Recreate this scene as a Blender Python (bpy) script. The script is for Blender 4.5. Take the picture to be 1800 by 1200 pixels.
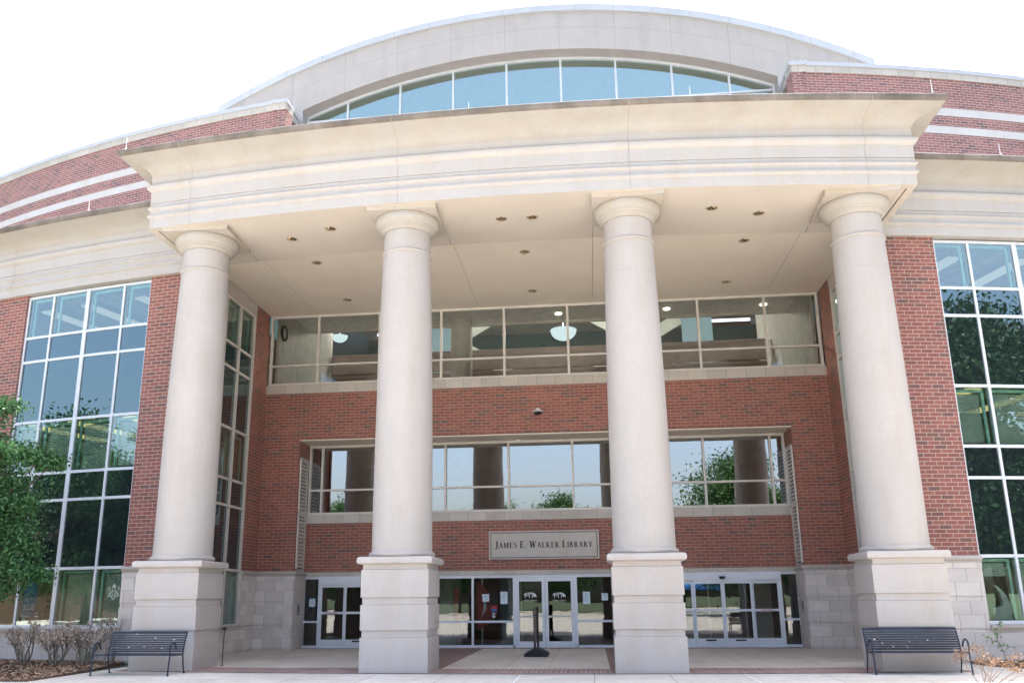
import bpy, math, random
from mathutils import Vector, Matrix
from mathutils.geometry import delaunay_2d_cdt
S=bpy.context.scene; COL=S.collection
for o in list(bpy.data.objects): bpy.data.objects.remove(o)
R_=math.radians
# ------------------------------------------------------------------ camera
cd=bpy.data.cameras.new('camera'); cam=bpy.data.objects.new('camera',cd); COL.objects.link(cam); S.camera=cam
fw=Vector((-0.10834884,0.96214948,0.25005781)); rt=Vector((0.99344025,0.11404617,-0.00836352)); up=Vector((0.03656509,-0.24751131,0.96819479))
m=Matrix((rt,up,-fw)).transposed().to_4x4(); m.translation=Vector((1.57236779,-27.37458636,1.56812874)); cam.matrix_world=m
cd.sensor_width=36; cd.lens=36*1509.1375/1800; cd.shift_x=36.9355/1800; cd.shift_y=59.0127/1800
cd.clip_start=.1; cd.clip_end=3000
# ------------------------------------------------------------------ sky, sun, exposure
SUN=Vector((2.3,3.9,12.8)).normalized()
EL=math.asin(SUN.z); AZ=math.atan2(SUN.x,SUN.y)
W=bpy.data.worlds.new("World"); S.world=W; W.use_nodes=True
wn=W.node_tree; wn.nodes.clear()
sky=wn.nodes.new('ShaderNodeTexSky'); sky.sky_type='NISHITA'; sky.sun_disc=False; sky.sun_elevation=EL; sky.sun_rotation=AZ
sky.air_density=1.0; sky.dust_density=6.0; sky.ozone_density=0.6; sky.altitude=150
bg=wn.nodes.new('ShaderNodeBackground'); bg.inputs['Strength'].default_value=0.15
wo=wn.nodes.new('ShaderNodeOutputWorld'); wn.links.new(sky.outputs[0],bg.inputs[0]); wn.links.new(bg.outputs[0],wo.inputs[0])
sl=bpy.data.lights.new('sun','SUN'); sl.energy=3.0; sl.angle=R_(.5); sl.color=(1,.95,.87)
so=bpy.data.objects.new('sun',sl); COL.objects.link(so); so.rotation_euler=SUN.to_track_quat('Z','Y').to_euler(); so.location=(20,30,60)
S.view_settings.view_transform='Standard'; S.view_settings.look='None'; S.view_settings.gamma=1; S.view_settings.exposure=2.0
S.render.engine='CYCLES'; S.cycles.max_bounces=10; S.cycles.transparent_max_bounces=12; S.cycles.glossy_bounces=4; S.cycles.diffuse_bounces=8
S.cycles.caustics_reflective=False; S.cycles.caustics_refractive=False
S.render.resolution_x=1024; S.render.resolution_y=682

# ------------------------------------------------------------------ materials
def mat(name):
    m=bpy.data.materials.new(name); m.use_nodes=True; t=m.node_tree; t.nodes.clear()
    o=t.nodes.new('ShaderNodeOutputMaterial'); return m,t,o
def nd(t,ty,**kw):
    n=t.nodes.new(ty)
    for k,v in kw.items():
        if k.startswith('i_'):
            n.inputs[k[2:].replace('_',' ')].default_value=v
        else: setattr(n,k,v)
    return n
def coords(t,uv=False):
    c=nd(t,'ShaderNodeTexCoord'); return c.outputs['UV' if uv else 'Object']
def noise(t,vec,scale,detail=4,rough=.55,stretch=None):
    if stretch:
        mp=nd(t,'ShaderNodeMapping'); mp.inputs['Scale'].default_value=stretch; t.links.new(vec,mp.inputs['Vector']); vec=mp.outputs[0]
    n=nd(t,'ShaderNodeTexNoise'); n.inputs['Scale'].default_value=scale; n.inputs['Detail'].default_value=detail; n.inputs['Roughness'].default_value=rough
    t.links.new(vec,n.inputs['Vector']); return n.outputs['Fac']
def ramp(t,fac,stops):
    r=nd(t,'ShaderNodeValToRGB'); e=r.color_ramp.elements
    while len(e)<len(stops): e.new(.5)
    for i,(p,c) in enumerate(stops):
        e[i].position=p; e[i].color=(*c,1) if len(c)==3 else c
    t.links.new(fac,r.inputs[0]); return r.outputs[0]
def mixc(t,a,b,fac,mode='MIX'):
    n=nd(t,'ShaderNodeMix',data_type='RGBA',blend_type=mode)
    for s,i in ((fac,0),(a,6),(b,7)):
        if isinstance(s,(int,float)): n.inputs[i].default_value=s
        elif isinstance(s,tuple): n.inputs[i].default_value=(*s,1)
        else: t.links.new(s,n.inputs[i])
    return n.outputs[2]
def bump(t,h,strength,dist=.01):
    b=nd(t,'ShaderNodeBump'); b.inputs['Strength'].default_value=strength; b.inputs['Distance'].default_value=dist
    t.links.new(h,b.inputs['Height']); return b.outputs[0]
def pbsdf(t,o,col,rough=.8,nrm=None,metal=0,spec=.4):
    p=nd(t,'ShaderNodeBsdfPrincipled')
    if isinstance(col,tuple): p.inputs['Base Color'].default_value=(*col,1)
    else: t.links.new(col,p.inputs['Base Color'])
    if isinstance(rough,(int,float)): p.inputs['Roughness'].default_value=rough
    else: t.links.new(rough,p.inputs['Roughness'])
    p.inputs['Metallic'].default_value=metal; p.inputs['Specular IOR Level'].default_value=spec
    if nrm: t.links.new(nrm,p.inputs['Normal'])
    t.links.new(p.outputs[0],o.inputs[0]); return p
def simple(name,col,rough=.5,metal=0,var=.12,scale=3,bmp=0):
    m,t,o=mat(name); c=coords(t)
    f=noise(t,c,scale,5); a=tuple(x*(1-var) for x in col); b=tuple(min(1,x*(1+var)) for x in col)
    cl=ramp(t,f,[(.3,a),(.7,b)])
    pbsdf(t,o,cl,rough,bump(t,noise(t,c,scale*18,3),bmp) if bmp else None,metal); return m
def stone(name,col,mott=.08,streak=.12,warm=(1.0,.93,.82)):
    m,t,o=mat(name); c=coords(t)
    base=ramp(t,noise(t,c,1.1,6,.6),[(.28,tuple(x*(1-mott) for x in col)),(.72,tuple(min(1,x*(1+mott)) for x in col))])
    fine=ramp(t,noise(t,c,38,3,.7),[(.3,(.9,.9,.9)),(.7,(1.06,1.06,1.06))])
    x=mixc(t,base,fine,1,'MULTIPLY')
    st=ramp(t,noise(t,c,2.2,5,.62,(1,1,.16)),[(.46,(1,1,1)),(.78,tuple((1-streak)*w for w in warm))])
    x=mixc(t,x,st,.8,'MULTIPLY')
    pbsdf(t,o,x,.82,bump(t,noise(t,c,60,4,.7),.35,.004)); return m
def brickmat(name,tones,mortar,dark=1.0):
    m,t,o=mat(name); uv=coords(t,True)
    b=nd(t,'ShaderNodeTexBrick'); b.offset=.5; b.inputs['Scale'].default_value=1
    b.inputs['Brick Width'].default_value=.3048; b.inputs['Row Height'].default_value=.1016; b.inputs['Mortar Size'].default_value=.0078
    b.inputs['Mortar Smooth'].default_value=.15; b.inputs['Bias'].default_value=0
    b.inputs['Color1'].default_value=(0,0,0,1); b.inputs['Color2'].default_value=(1,1,1,1); b.inputs['Mortar'].default_value=(.5,.5,.5,1)
    t.links.new(uv,b.inputs['Vector'])
    col=ramp(t,b.outputs['Color'],tones)
    ob=coords(t)
    v=ramp(t,noise(t,uv,9,5,.65),[(.25,(.82,.82,.82)),(.75,(1.14,1.14,1.14))])
    v2=ramp(t,noise(t,ob,.45,6,.65),[(.28,(.84,.85,.88)),(.5,(1,1,1)),(.74,(1.12,1.09,1.06))])
    v3=ramp(t,noise(t,ob,1.6,6,.7,(1,1,.22)),[(.5,(1,1,1)),(.82,(.78,.78,.8))])
    col=mixc(t,col,v,1,'MULTIPLY'); col=mixc(t,col,v2,1,'MULTIPLY'); col=mixc(t,col,v3,.8,'MULTIPLY')
    mo=mixc(t,mortar,ramp(t,noise(t,uv,30,3),[(.3,(.85,.85,.85)),(.7,(1.1,1.1,1.1))]),1,'MULTIPLY')
    x=mixc(t,col,mo,b.outputs['Fac'])
    h=mixc(t,ramp(t,noise(t,uv,60,3),[(.2,(.75,.75,.75)),(.8,(1,1,1))]),(.1,.1,.1),b.outputs['Fac'])
    pbsdf(t,o,x,.86,bump(t,h,.6,.006)); return m
def blockmat(name,col):
    m,t,o=mat(name); uv=coords(t,True)
    b=nd(t,'ShaderNodeTexBrick'); b.offset=.5; b.inputs['Scale'].default_value=1
    b.inputs['Brick Width'].default_value=1.; b.inputs['Row Height'].default_value=1.; b.inputs['Mortar Size'].default_value=.009
    b.inputs['Color1'].default_value=(0,0,0,1); b.inputs['Color2'].default_value=(1,1,1,1); b.inputs['Mortar'].default_value=(.5,.5,.5,1)
    t.links.new(uv,b.inputs['Vector'])
    x=ramp(t,b.outputs['Color'],[(0,tuple(c*.9 for c in col)),(.5,col),(1,tuple(c*1.07 for c in col))])
    v=ramp(t,noise(t,coords(t),2.5,6,.6),[(.3,(.92,.91,.9)),(.7,(1.05,1.05,1.05))])
    x=mixc(t,x,v,1,'MULTIPLY'); x=mixc(t,x,tuple(c*.42 for c in col),b.outputs['Fac'])
    h=mixc(t,(1.,1.,1.),(0.,0.,0.),b.outputs['Fac'])
    pbsdf(t,o,x,.82,bump(t,h,.5,.005)); return m
def glassmat(name,tint,refl,f0=.1,gl=(1,1,1),wav=.02,ws=1.3):
    m,t,o=mat(name); tr=nd(t,'ShaderNodeBsdfTransparent'); tr.inputs[0].default_value=(*tint,1)
    g=nd(t,'ShaderNodeBsdfGlossy'); g.inputs['Color'].default_value=(*gl,1); g.inputs['Roughness'].default_value=0.0
    f=nd(t,'ShaderNodeFresnel'); f.inputs['IOR'].default_value=1.5
    b=bump(t,noise(t,coords(t),ws,2),wav,.05); t.links.new(b,g.inputs['Normal'])
    a=nd(t,'ShaderNodeMath',operation='MULTIPLY_ADD'); a.inputs[1].default_value=refl; a.inputs[2].default_value=f0; a.use_clamp=True
    t.links.new(f.outputs[0],a.inputs[0])
    mx=nd(t,'ShaderNodeMixShader'); t.links.new(a.outputs[0],mx.inputs[0]); t.links.new(tr.outputs[0],mx.inputs[1]); t.links.new(g.outputs[0],mx.inputs[2]); t.links.new(mx.outputs[0],o.inputs[0]); return m
def darkglass(name,base,refl,f0,gl,wav=.02):
    m,t,o=mat(name); d=nd(t,'ShaderNodeBsdfDiffuse'); d.inputs[0].default_value=(*base,1)
    g=nd(t,'ShaderNodeBsdfGlossy'); g.inputs['Color'].default_value=(*gl,1); g.inputs['Roughness'].default_value=.01
    f=nd(t,'ShaderNodeFresnel'); f.inputs['IOR'].default_value=1.5
    b=bump(t,noise(t,coords(t),.9,2),wav,.05); t.links.new(b,g.inputs['Normal'])
    a=nd(t,'ShaderNodeMath',operation='MULTIPLY_ADD'); a.inputs[1].default_value=refl; a.inputs[2].default_value=f0; a.use_clamp=True
    t.links.new(f.outputs[0],a.inputs[0])
    mx=nd(t,'ShaderNodeMixShader'); t.links.new(a.outputs[0],mx.inputs[0]); t.links.new(d.outputs[0],mx.inputs[1]); t.links.new(g.outputs[0],mx.inputs[2]); t.links.new(mx.outputs[0],o.inputs[0]); return m
def emis(name,col,st):
    m,t,o=mat(name); e=nd(t,'ShaderNodeEmission'); e.inputs[0].default_value=(*col,1); e.inputs[1].default_value=st; t.links.new(e.outputs[0],o.inputs[0]); return m
def leafmat(name,a,b,tr=.35):
    m,t,o=mat(name); oi=nd(t,'ShaderNodeNewGeometry')
    c=ramp(t,oi.outputs['Random Per Island'],[(0,a),(1,b)])
    p=nd(t,'ShaderNodeBsdfPrincipled'); t.links.new(c,p.inputs['Base Color']); p.inputs['Roughness'].default_value=.5; p.inputs['Specular IOR Level'].default_value=.3
    l=nd(t,'ShaderNodeBsdfTranslucent'); t.links.new(mixc(t,c,(1.,1.05,.5),.25,'MULTIPLY'),l.inputs[0])
    mx=nd(t,'ShaderNodeMixShader'); mx.inputs[0].default_value=tr; t.links.new(p.outputs[0],mx.inputs[1]); t.links.new(l.outputs[0],mx.inputs[2]); t.links.new(mx.outputs[0],o.inputs[0]); return m
def slabmat(name,col,bw,rh,off=(0,0),joint=.010,offset=0.,jd=.45,brick=False,tones=None,mort=None,rot=0):
    m,t,o=mat(name); ob=coords(t); mp=nd(t,'ShaderNodeMapping'); mp.inputs['Location'].default_value=(off[0],off[1],0); mp.inputs['Rotation'].default_value=(0,0,rot); t.links.new(ob,mp.inputs['Vector'])
    b=nd(t,'ShaderNodeTexBrick'); b.offset=offset; b.inputs['Scale'].default_value=1; b.inputs['Brick Width'].default_value=bw; b.inputs['Row Height'].default_value=rh; b.inputs['Mortar Size'].default_value=joint
    b.inputs['Color1'].default_value=(0,0,0,1); b.inputs['Color2'].default_value=(1,1,1,1); b.inputs['Mortar'].default_value=(.5,.5,.5,1); t.links.new(mp.outputs[0],b.inputs['Vector'])
    x=ramp(t,b.outputs['Color'],tones or [(0,tuple(c*.93 for c in col)),(1,tuple(c*1.05 for c in col))])
    for sc,lo,hi in ((.35,.84,1.08),(1.9,.9,1.07),(8,.92,1.07),(70,.9,1.08)):
        x=mixc(t,x,ramp(t,noise(t,ob,sc,5,.6),[(.3,(lo,lo,lo*.985)),(.7,(hi,hi,hi))]),1,'MULTIPLY')
    x=mixc(t,x,mort or tuple(c*jd for c in col),b.outputs['Fac'])
    pbsdf(t,o,x,.85,bump(t,mixc(t,ramp(t,noise(t,ob,90,4,.7),[(0,(.6,.6,.6)),(1,(1.,1.,1.))]),(0.,0.,0.),b.outputs['Fac']),.4,.006)); return m

M={}
M['stone']=stone('precast_stone',(.54,.50,.47),.04,.06)
M['shaft']=stone('shaft_stone',(.485,.450,.422),.04,.07,(1.,.95,.88))
M['gseam']=simple('drum_seam_mortar',(.40,.37,.34),.9)
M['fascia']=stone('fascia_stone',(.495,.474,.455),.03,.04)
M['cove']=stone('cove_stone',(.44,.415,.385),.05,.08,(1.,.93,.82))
M['weather']=stone('weathered_stone',(.21,.185,.16),.45,.35)
M['gable']=stone('gable_stone',(.50,.462,.435),.05,.10,(.96,.95,.98))
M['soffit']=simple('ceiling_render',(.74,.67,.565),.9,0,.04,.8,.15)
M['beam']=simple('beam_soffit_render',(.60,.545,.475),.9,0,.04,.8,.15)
M['band']=stone('band_stone',(.64,.62,.60),.05,.06)
M['coping']=simple('metal_coping',(.52,.545,.58),.4,.0,.06,.7)
M['seal']=simple('joint_sealant',(.36,.32,.27),.9)
bt=[(0,(.17,.10,.09)),(.12,(.21,.10,.085)),(.35,(.265,.105,.085)),(.75,(.30,.115,.095)),(1,(.33,.135,.105))]
M['brick']=brickmat('red_brick',bt,(.50,.41,.36))
bd=[(0,(.19,.125,.11)),(.1,(.24,.125,.105)),(.25,(.30,.122,.095)),(.7,(.345,.130,.098)),(1,(.38,.155,.12))]
M['brick_dk']=brickmat('portico_brick',bd,(.46,.33,.27))
M['brick_up']=brickmat('upper_brick',[(0,(.20,.12,.12)),(.15,(.28,.135,.125)),(.8,(.36,.165,.15)),(1,(.39,.19,.165))],(.60,.50,.46))
M['block']=blockmat('base_blocks',(.72,.675,.64))
M['sillblk']=blockmat('sill_blocks',(.56,.52,.47))
M['brickjoint']=simple('brick_joint_sealant',(.38,.24,.20),.9)
M['frame']=simple('white_aluminium',(.68,.72,.77),.35,0,.04)
M['framec']=simple('cream_aluminium',(.68,.65,.60),.45,0,.06)
M['door']=simple('door_aluminium',(.76,.80,.86),.35,0,.04)
M['gasket']=simple('black_gasket',(.02,.022,.025),.5)
M['vglass']=glassmat('teal_vision_glass',(.78,.93,.88),.9,.22,(.84,1,.97),.012)
M['uglass']=glassmat('grey_green_glass',(.80,.82,.78),.8,.06,(.95,1,1),.01)
M['lglass']=glassmat('reflective_glass',(.50,.58,.56),.9,.36,(1,1,1),.012)
M['dglass']=glassmat('door_glass',(.70,.75,.73),.9,.10,(.9,.95,.95),.012,1.5)
M['cglass']=glassmat('clerestory_glass',(.34,.74,.68),.9,.46,(.84,1,.88),.0015,.3)
M['sglass']=darkglass('dark_spandrel_glass',(.014,.02,.023),.9,.16,(.76,1.0,1.04),.012)
M['int_wall']=simple('interior_plaster',(.60,.58,.54),.9)
M['int_ceil']=simple('interior_ceiling_tile',(.74,.73,.71),.9)
M['int_floor']=simple('interior_carpet',(.12,.11,.10),.9)
M['int_band']=simple('interior_balcony_stone',(.58,.45,.41),.8)
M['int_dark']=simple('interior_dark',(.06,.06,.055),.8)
M['lamp']=emis('lit_lamp',(1,.9,.68),1.6)
M['tube']=emis('fluorescent_lens',(1,.82,.36),.24)
M['tube2']=emis('dim_fluorescent_lens',(1,.93,.75),.10)
M['bowl']=emis('pendant_bowl_light',(.75,.95,1),.28)
M['blind']=simple('window_blind',(.62,.66,.60),.7)
M['innerf']=simple('inner_teal_frame',(.50,.80,.72),.5,0,.04)
M['chrome']=simple('downlight_reflector',(.75,.66,.52),.14,1.,.1)
M['chromed']=simple('downlight_rim',(.40,.35,.29),.4,0)
M['metal']=simple('navy_bench_metal',(.035,.048,.075),.34,.3,.25,5)
M['rubber']=simple('black_rubber',(.018,.02,.024),.55)
M['bronze']=simple('dark_bronze_frame',(.09,.075,.06),.5)
M['steel']=simple('steel',(.35,.36,.37),.35,.8)
M['whitep']=simple('white_plastic',(.72,.72,.70),.5)
M['housing']=simple('lamp_housing',(.40,.40,.38),.6)
M['paper']=simple('white_paper',(.66,.76,.80),.8)
M['tape']=simple('blue_tape',(.03,.16,.45),.7)
M['ink']=simple('black_ink',(.012,.012,.014),.7)
M['redink']=simple('red_ink',(.45,.05,.08),.7)
M['decal']=simple('white_vinyl',(.82,.84,.85),.6)
M['signst']=stone('plaque_stone',(.58,.54,.50),.07,.08)
M['blue']=simple('blue_banner',(.02,.13,.36),.6)
M['navyb']=simple('dark_blue',(.03,.04,.16),.6)
M['red']=simple('red_panel',(.42,.045,.035),.6)
M['teal']=simple('teal_panel',(.05,.13,.15),.6)
M['greenw']=simple('pale_green_vinyl',(.52,.62,.56),.6)
M['twig2']=simple('pale_dead_twig',(.29,.245,.21),.9,0,.3,12)
M['bark']=simple('bark',(.09,.07,.055),.9,0,.35,12,.5)
M['twig']=simple('dead_twig',(.20,.16,.13),.9,0,.3,12)
M['dryleaf']=leafmat('dry_leaf',(.40,.32,.27),(.80,.70,.62),.1)
M['drybloom']=leafmat('dry_bloom',(.20,.115,.07),(.42,.28,.19),.1)
M['leaf']=leafmat('tree_leaf',(.022,.075,.03),(.095,.225,.085),.28)
M['leafb']=leafmat('lawn_tree_leaf',(.016,.05,.016),(.05,.12,.03),.15)
M['sprig']=leafmat('sprig_leaf',(.10,.24,.04),(.18,.36,.08))
M['mulch']=simple('bark_mulch',(.15,.095,.07),.95,0,.45,9,.9)
M['chip']=leafmat('mulch_chip',(.16,.09,.06),(.50,.36,.24),.0)
M['edging']=simple('bed_edging',(.03,.028,.03),.8)
M['slab']=slabmat('plaza_concrete',(.60,.57,.53),1.53,1.53,(-.02,.4))
M['porch']=slabmat('porch_concrete',(.72,.66,.58),40,40,(20,20))
M['walk']=slabmat('far_paving',(.54,.50,.45),3,3)
M['paver']=slabmat('paver_band',(.3,.15,.12),.105,.62,(0,.25),.008,0,.4,tones=[(0,(.27,.17,.15)),(.5,(.33,.21,.185)),(1,(.38,.26,.23))],mort=(.46,.41,.37))
M['paver2']=slabmat('paver_field',(.3,.15,.12),.2,.1,(0,0),.006,.5,.4,tones=[(0,(.25,.17,.15)),(.5,(.30,.20,.175)),(1,(.35,.24,.21))],mort=(.26,.20,.17))
M['grass']=simple('lawn_grass',(.075,.10,.05),.9,0,.3,.6,.6)
M['roof']=simple('roof_membrane',(.35,.35,.35),.9)
M['bwall']=brickmat('far_brick',[(0,(.09,.05,.038)),(.5,(.11,.06,.045)),(1,(.13,.075,.055))],(.14,.11,.09))

# ------------------------------------------------------------------ mesh helpers
class MB:
    def __init__(s): s.v=[];s.f=[];s.uv=[];s.m=[]
    def face(s,pts,uv=None,mi=0):
        b=len(s.v); s.v.extend([tuple(p) for p in pts]); s.f.append(list(range(b,b+len(pts)))); s.m.append(mi)
        if uv is None:
            a=Vector(pts[0]);n=(Vector(pts[1])-a).cross(Vector(pts[2])-a)
            if abs(n.z)>max(abs(n.x),abs(n.y)): uv=[(p[0],p[1]) for p in pts]
            elif abs(n.y)>=abs(n.x): uv=[(p[0],p[2]) for p in pts]
            else: uv=[(p[1],p[2]) for p in pts]
        s.uv.extend(uv)
    def box(s,x0,x1,y0,y1,z0,z1,mi=0,rot=0,ctr=None):
        if x0>x1:x0,x1=x1,x0
        if y0>y1:y0,y1=y1,y0
        P=[(x0,y0,z0),(x1,y0,z0),(x1,y1,z0),(x0,y1,z0),(x0,y0,z1),(x1,y0,z1),(x1,y1,z1),(x0,y1,z1)]
        F=[(0,1,5,4),(1,2,6,5),(2,3,7,6),(3,0,4,7),(4,5,6,7),(3,2,1,0)]
        b=len(s.v)
        n0=len(s.v)
        for f in F: s.face([P[i] for i in f],None,mi)
        if rot:
            c,sn=math.cos(rot),math.sin(rot);cx,cy=ctr
            for i in range(n0,len(s.v)):
                x,y,z=s.v[i]; s.v[i]=(cx+(x-cx)*c-(y-cy)*sn,cy+(x-cx)*sn+(y-cy)*c,z)
    def prism(s,poly,axis,a,b,mi=0):
        # poly list of 2d, extruded along axis ('x','y','z') from a to b
        def P(p,t): return {'x':(t,p[0],p[1]),'y':(p[0],t,p[1]),'z':(p[0],p[1],t)}[axis]
        n=len(poly)
        for i in range(n):
            j=(i+1)%n; s.face([P(poly[i],a),P(poly[j],a),P(poly[j],b),P(poly[i],b)],None,mi)
        s.face([P(p,a) for p in reversed(poly)],None,mi); s.face([P(p,b) for p in poly],None,mi)
    def arc(s,R0,R1,t0,t1,z0,z1,Yc,n=None,uvf=None,mi=0):
        # curved slab between radii R0<R1 (R1 = front), angles t0..t1
        n=n or max(1,int(abs(t1-t0)/.012)+1)
        P=lambda R,t,z:(R*math.sin(t),Yc-R*math.cos(t),z)
        U=uvf or (lambda t,z:(R1*t,z))
        for i in range(n):
            a=t0+(t1-t0)*i/n;b=t0+(t1-t0)*(i+1)/n
            s.face([P(R1,a,z0),P(R1,b,z0),P(R1,b,z1),P(R1,a,z1)],[U(a,z0),U(b,z0),U(b,z1),U(a,z1)],mi)
            s.face([P(R0,b,z0),P(R0,a,z0),P(R0,a,z1),P(R0,b,z1)],[U(b,z0),U(a,z0),U(a,z1),U(b,z1)],mi)
            s.face([P(R1,a,z1),P(R1,b,z1),P(R0,b,z1),P(R0,a,z1)],None,mi)
            s.face([P(R0,a,z0),P(R0,b,z0),P(R1,b,z0),P(R1,a,z0)],None,mi)
        for t,sg in ((t0,1),(t1,-1)):
            q=[P(R1,t,z0),P(R1,t,z1),P(R0,t,z1),P(R0,t,z0)]; uv=[(0,z0),(0,z1),(R1-R0,z1),(R1-R0,z0)]
            if sg<0: q.reverse();uv.reverse()
            s.face(q,uv,mi)
    def sweep(s,path,prof,mi=0,caps=True,close=False):
        # path: list of (x,y); prof: list of (offset outward,z). outward = right-hand side when walking path left->right seen from front (-Y)
        n=len(path);N=[]
        for i in range(n):
            d=Vector((0,0))
            segs=[]
            if i>0: segs.append((Vector(path[i])-Vector(path[i-1])).normalized())
            if i<n-1: segs.append((Vector(path[i+1])-Vector(path[i])).normalized())
            ns=[Vector((q.y,-q.x)) for q in segs]
            if len(ns)==2:
                b=(ns[0]+ns[1]).normalized(); N.append(b/max(.3,b.dot(ns[0])))
            else: N.append(ns[0])
        L=[0]
        for i in range(1,n): L.append(L[-1]+(Vector(path[i])-Vector(path[i-1])).length)
        V=[0]
        for j in range(1,len(prof)): V.append(V[-1]+math.hypot(prof[j][0]-prof[j-1][0],prof[j][1]-prof[j-1][1]))
        P=lambda i,j:(path[i][0]+N[i].x*prof[j][0],path[i][1]+N[i].y*prof[j][0],prof[j][1])
        for i in range(n-1):
            for j in range(len(prof)-1):
                s.face([P(i,j),P(i+1,j),P(i+1,j+1),P(i,j+1)],[(L[i],V[j]),(L[i+1],V[j]),(L[i+1],V[j+1]),(L[i],V[j+1])],mi)
            if close:
                j=len(prof)-1; s.face([P(i,j),P(i+1,j),P(i+1,0),P(i,0)],None,mi)
        if caps:
            s.face([P(0,j) for j in range(len(prof))],[(p[0],p[1]) for p in prof],mi)
            s.face([P(n-1,j) for j in reversed(range(len(prof)))],[(p[0],p[1]) for p in reversed(prof)],mi)
    def lathe(s,prof,c=(0,0,0),n=48,mi=0,cap=True):
        for i in range(n):
            a=2*math.pi*i/n;b=2*math.pi*(i+1)/n
            for j in range(len(prof)-1):
                (r0,z0),(r1,z1)=prof[j],prof[j+1]
                q=[(c[0]+r0*math.cos(a),c[1]+r0*math.sin(a),c[2]+z0),(c[0]+r0*math.cos(b),c[1]+r0*math.sin(b),c[2]+z0),(c[0]+r1*math.cos(b),c[1]+r1*math.sin(b),c[2]+z1),(c[0]+r1*math.cos(a),c[1]+r1*math.sin(a),c[2]+z1)]
                if r0<1e-6: q=[q[0],q[2],q[3]]
                elif r1<1e-6: q=q[:3]
                s.face(q,[(p[0],p[2]) for p in q],mi)
    def tube(s,pts,rad,n=8,mi=0,cap=True):
        pts=[Vector(p) for p in pts]; rr=rad if isinstance(rad,(list,tuple)) else [rad]*len(pts)
        ref=Vector((0,0,1)); rings=[]
        for i,p in enumerate(pts):
            d=(pts[min(i+1,len(pts)-1)]-pts[max(i-1,0)]).normalized()
            if abs(d.dot(ref))>.95: ref=Vector((1,0,0)) if abs(d.x)<.9 else Vector((0,1,0))
            u=d.cross(ref).normalized(); w=d.cross(u).normalized(); ref=u.cross(d) if False else ref
            rings.append([p+(u*math.cos(2*math.pi*k/n)+w*math.sin(2*math.pi*k/n))*rr[i] for k in range(n)])
        for i in range(len(rings)-1):
            for k in range(n):
                l=(k+1)%n; s.face([rings[i][k],rings[i][l],rings[i+1][l],rings[i+1][k]],[(0,0)]*4,mi)
        if cap: s.face(rings[0],[(0,0)]*n,mi); s.face(list(reversed(rings[-1])),[(0,0)]*n,mi)
def islands(mb):
    par=list(range(len(mb.f)))
    def fd(i):
        while par[i]!=i: par[i]=par[par[i]]; i=par[i]
        return i
    seen={}
    for i,f in enumerate(mb.f):
        for v in f:
            k=tuple(round(c,3) for c in mb.v[v])
            if k in seen: par[fd(i)]=fd(seen[k])
            else: seen[k]=i
    g={}
    for i in range(len(mb.f)): g.setdefault(fd(i),[]).append(i)
    st=[0]
    for f in mb.f: st.append(st[-1]+len(f))
    out=[]
    for ids in g.values():
        n=MB()
        for i in ids: n.face([mb.v[v] for v in mb.f[i]],mb.uv[st[i]:st[i+1]],mb.m[i])
        out.append(n)
    return out
def obj(name,mb,m,parent=None,smooth=False,merge=True,bevel=0,at=None,split=False):
    if split:
        r=[obj(name,q_,m,parent,smooth,merge,bevel,at) for q_ in islands(mb)]; return r[0]
    me=bpy.data.meshes.new(name); me.from_pydata(mb.v,[],mb.f)
    uvl=me.uv_layers.new(name='UVMap'); flat=[c for uv in mb.uv for c in uv]; uvl.data.foreach_set('uv',flat)
    ms=m if isinstance(m,(list,tuple)) else [m]
    for k in ms: me.materials.append(M[k] if isinstance(k,str) else k)
    if len(ms)>1: me.polygons.foreach_set('material_index',mb.m)
    if merge or smooth or bevel:
        import bmesh
        bm=bmesh.new(); bm.from_mesh(me); bmesh.ops.remove_doubles(bm,verts=bm.verts,dist=1e-5)
        bmesh.ops.recalc_face_normals(bm,faces=bm.faces); bm.to_mesh(me); bm.free()
    if smooth:
        me.polygons.foreach_set('use_smooth',[True]*len(me.polygons)); me.set_sharp_from_angle(angle=R_(32))
    me.update(); o=bpy.data.objects.new(name,me); COL.objects.link(o)
    if parent: o.parent=parent; o.matrix_parent_inverse=parent.matrix_world.inverted() if False else Matrix.Identity(4)
    if parent and at is None:
        # geometry is given in world coordinates: undo the parents' offsets
        off=Vector((0,0,0)); p=parent
        while p: off+=p.location; p=p.parent
        o.location=-off
    if at is not None: o.location=at
    if bevel:
        b=o.modifiers.new('bevel','BEVEL'); b.width=bevel; b.segments=2; b.limit_method='ANGLE'; b.angle_limit=R_(40)
    return o
def thing(name,label,cat,loc=(0,0,0),rz=0,group=None):
    o=bpy.data.objects.new(name,None); COL.objects.link(o); o.location=loc; o.rotation_euler=(0,0,rz); o.empty_display_size=.2
    return tag(o,label,cat,group)
def tag(o,label,cat,group=None):
    o['label']=label; o['category']=cat
    if group: o['group']=group
    return o
def kind(o,k,label=None):
    o['kind']=k
    if label:o['label']=label
    return o
rnd=random.Random(7)

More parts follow.
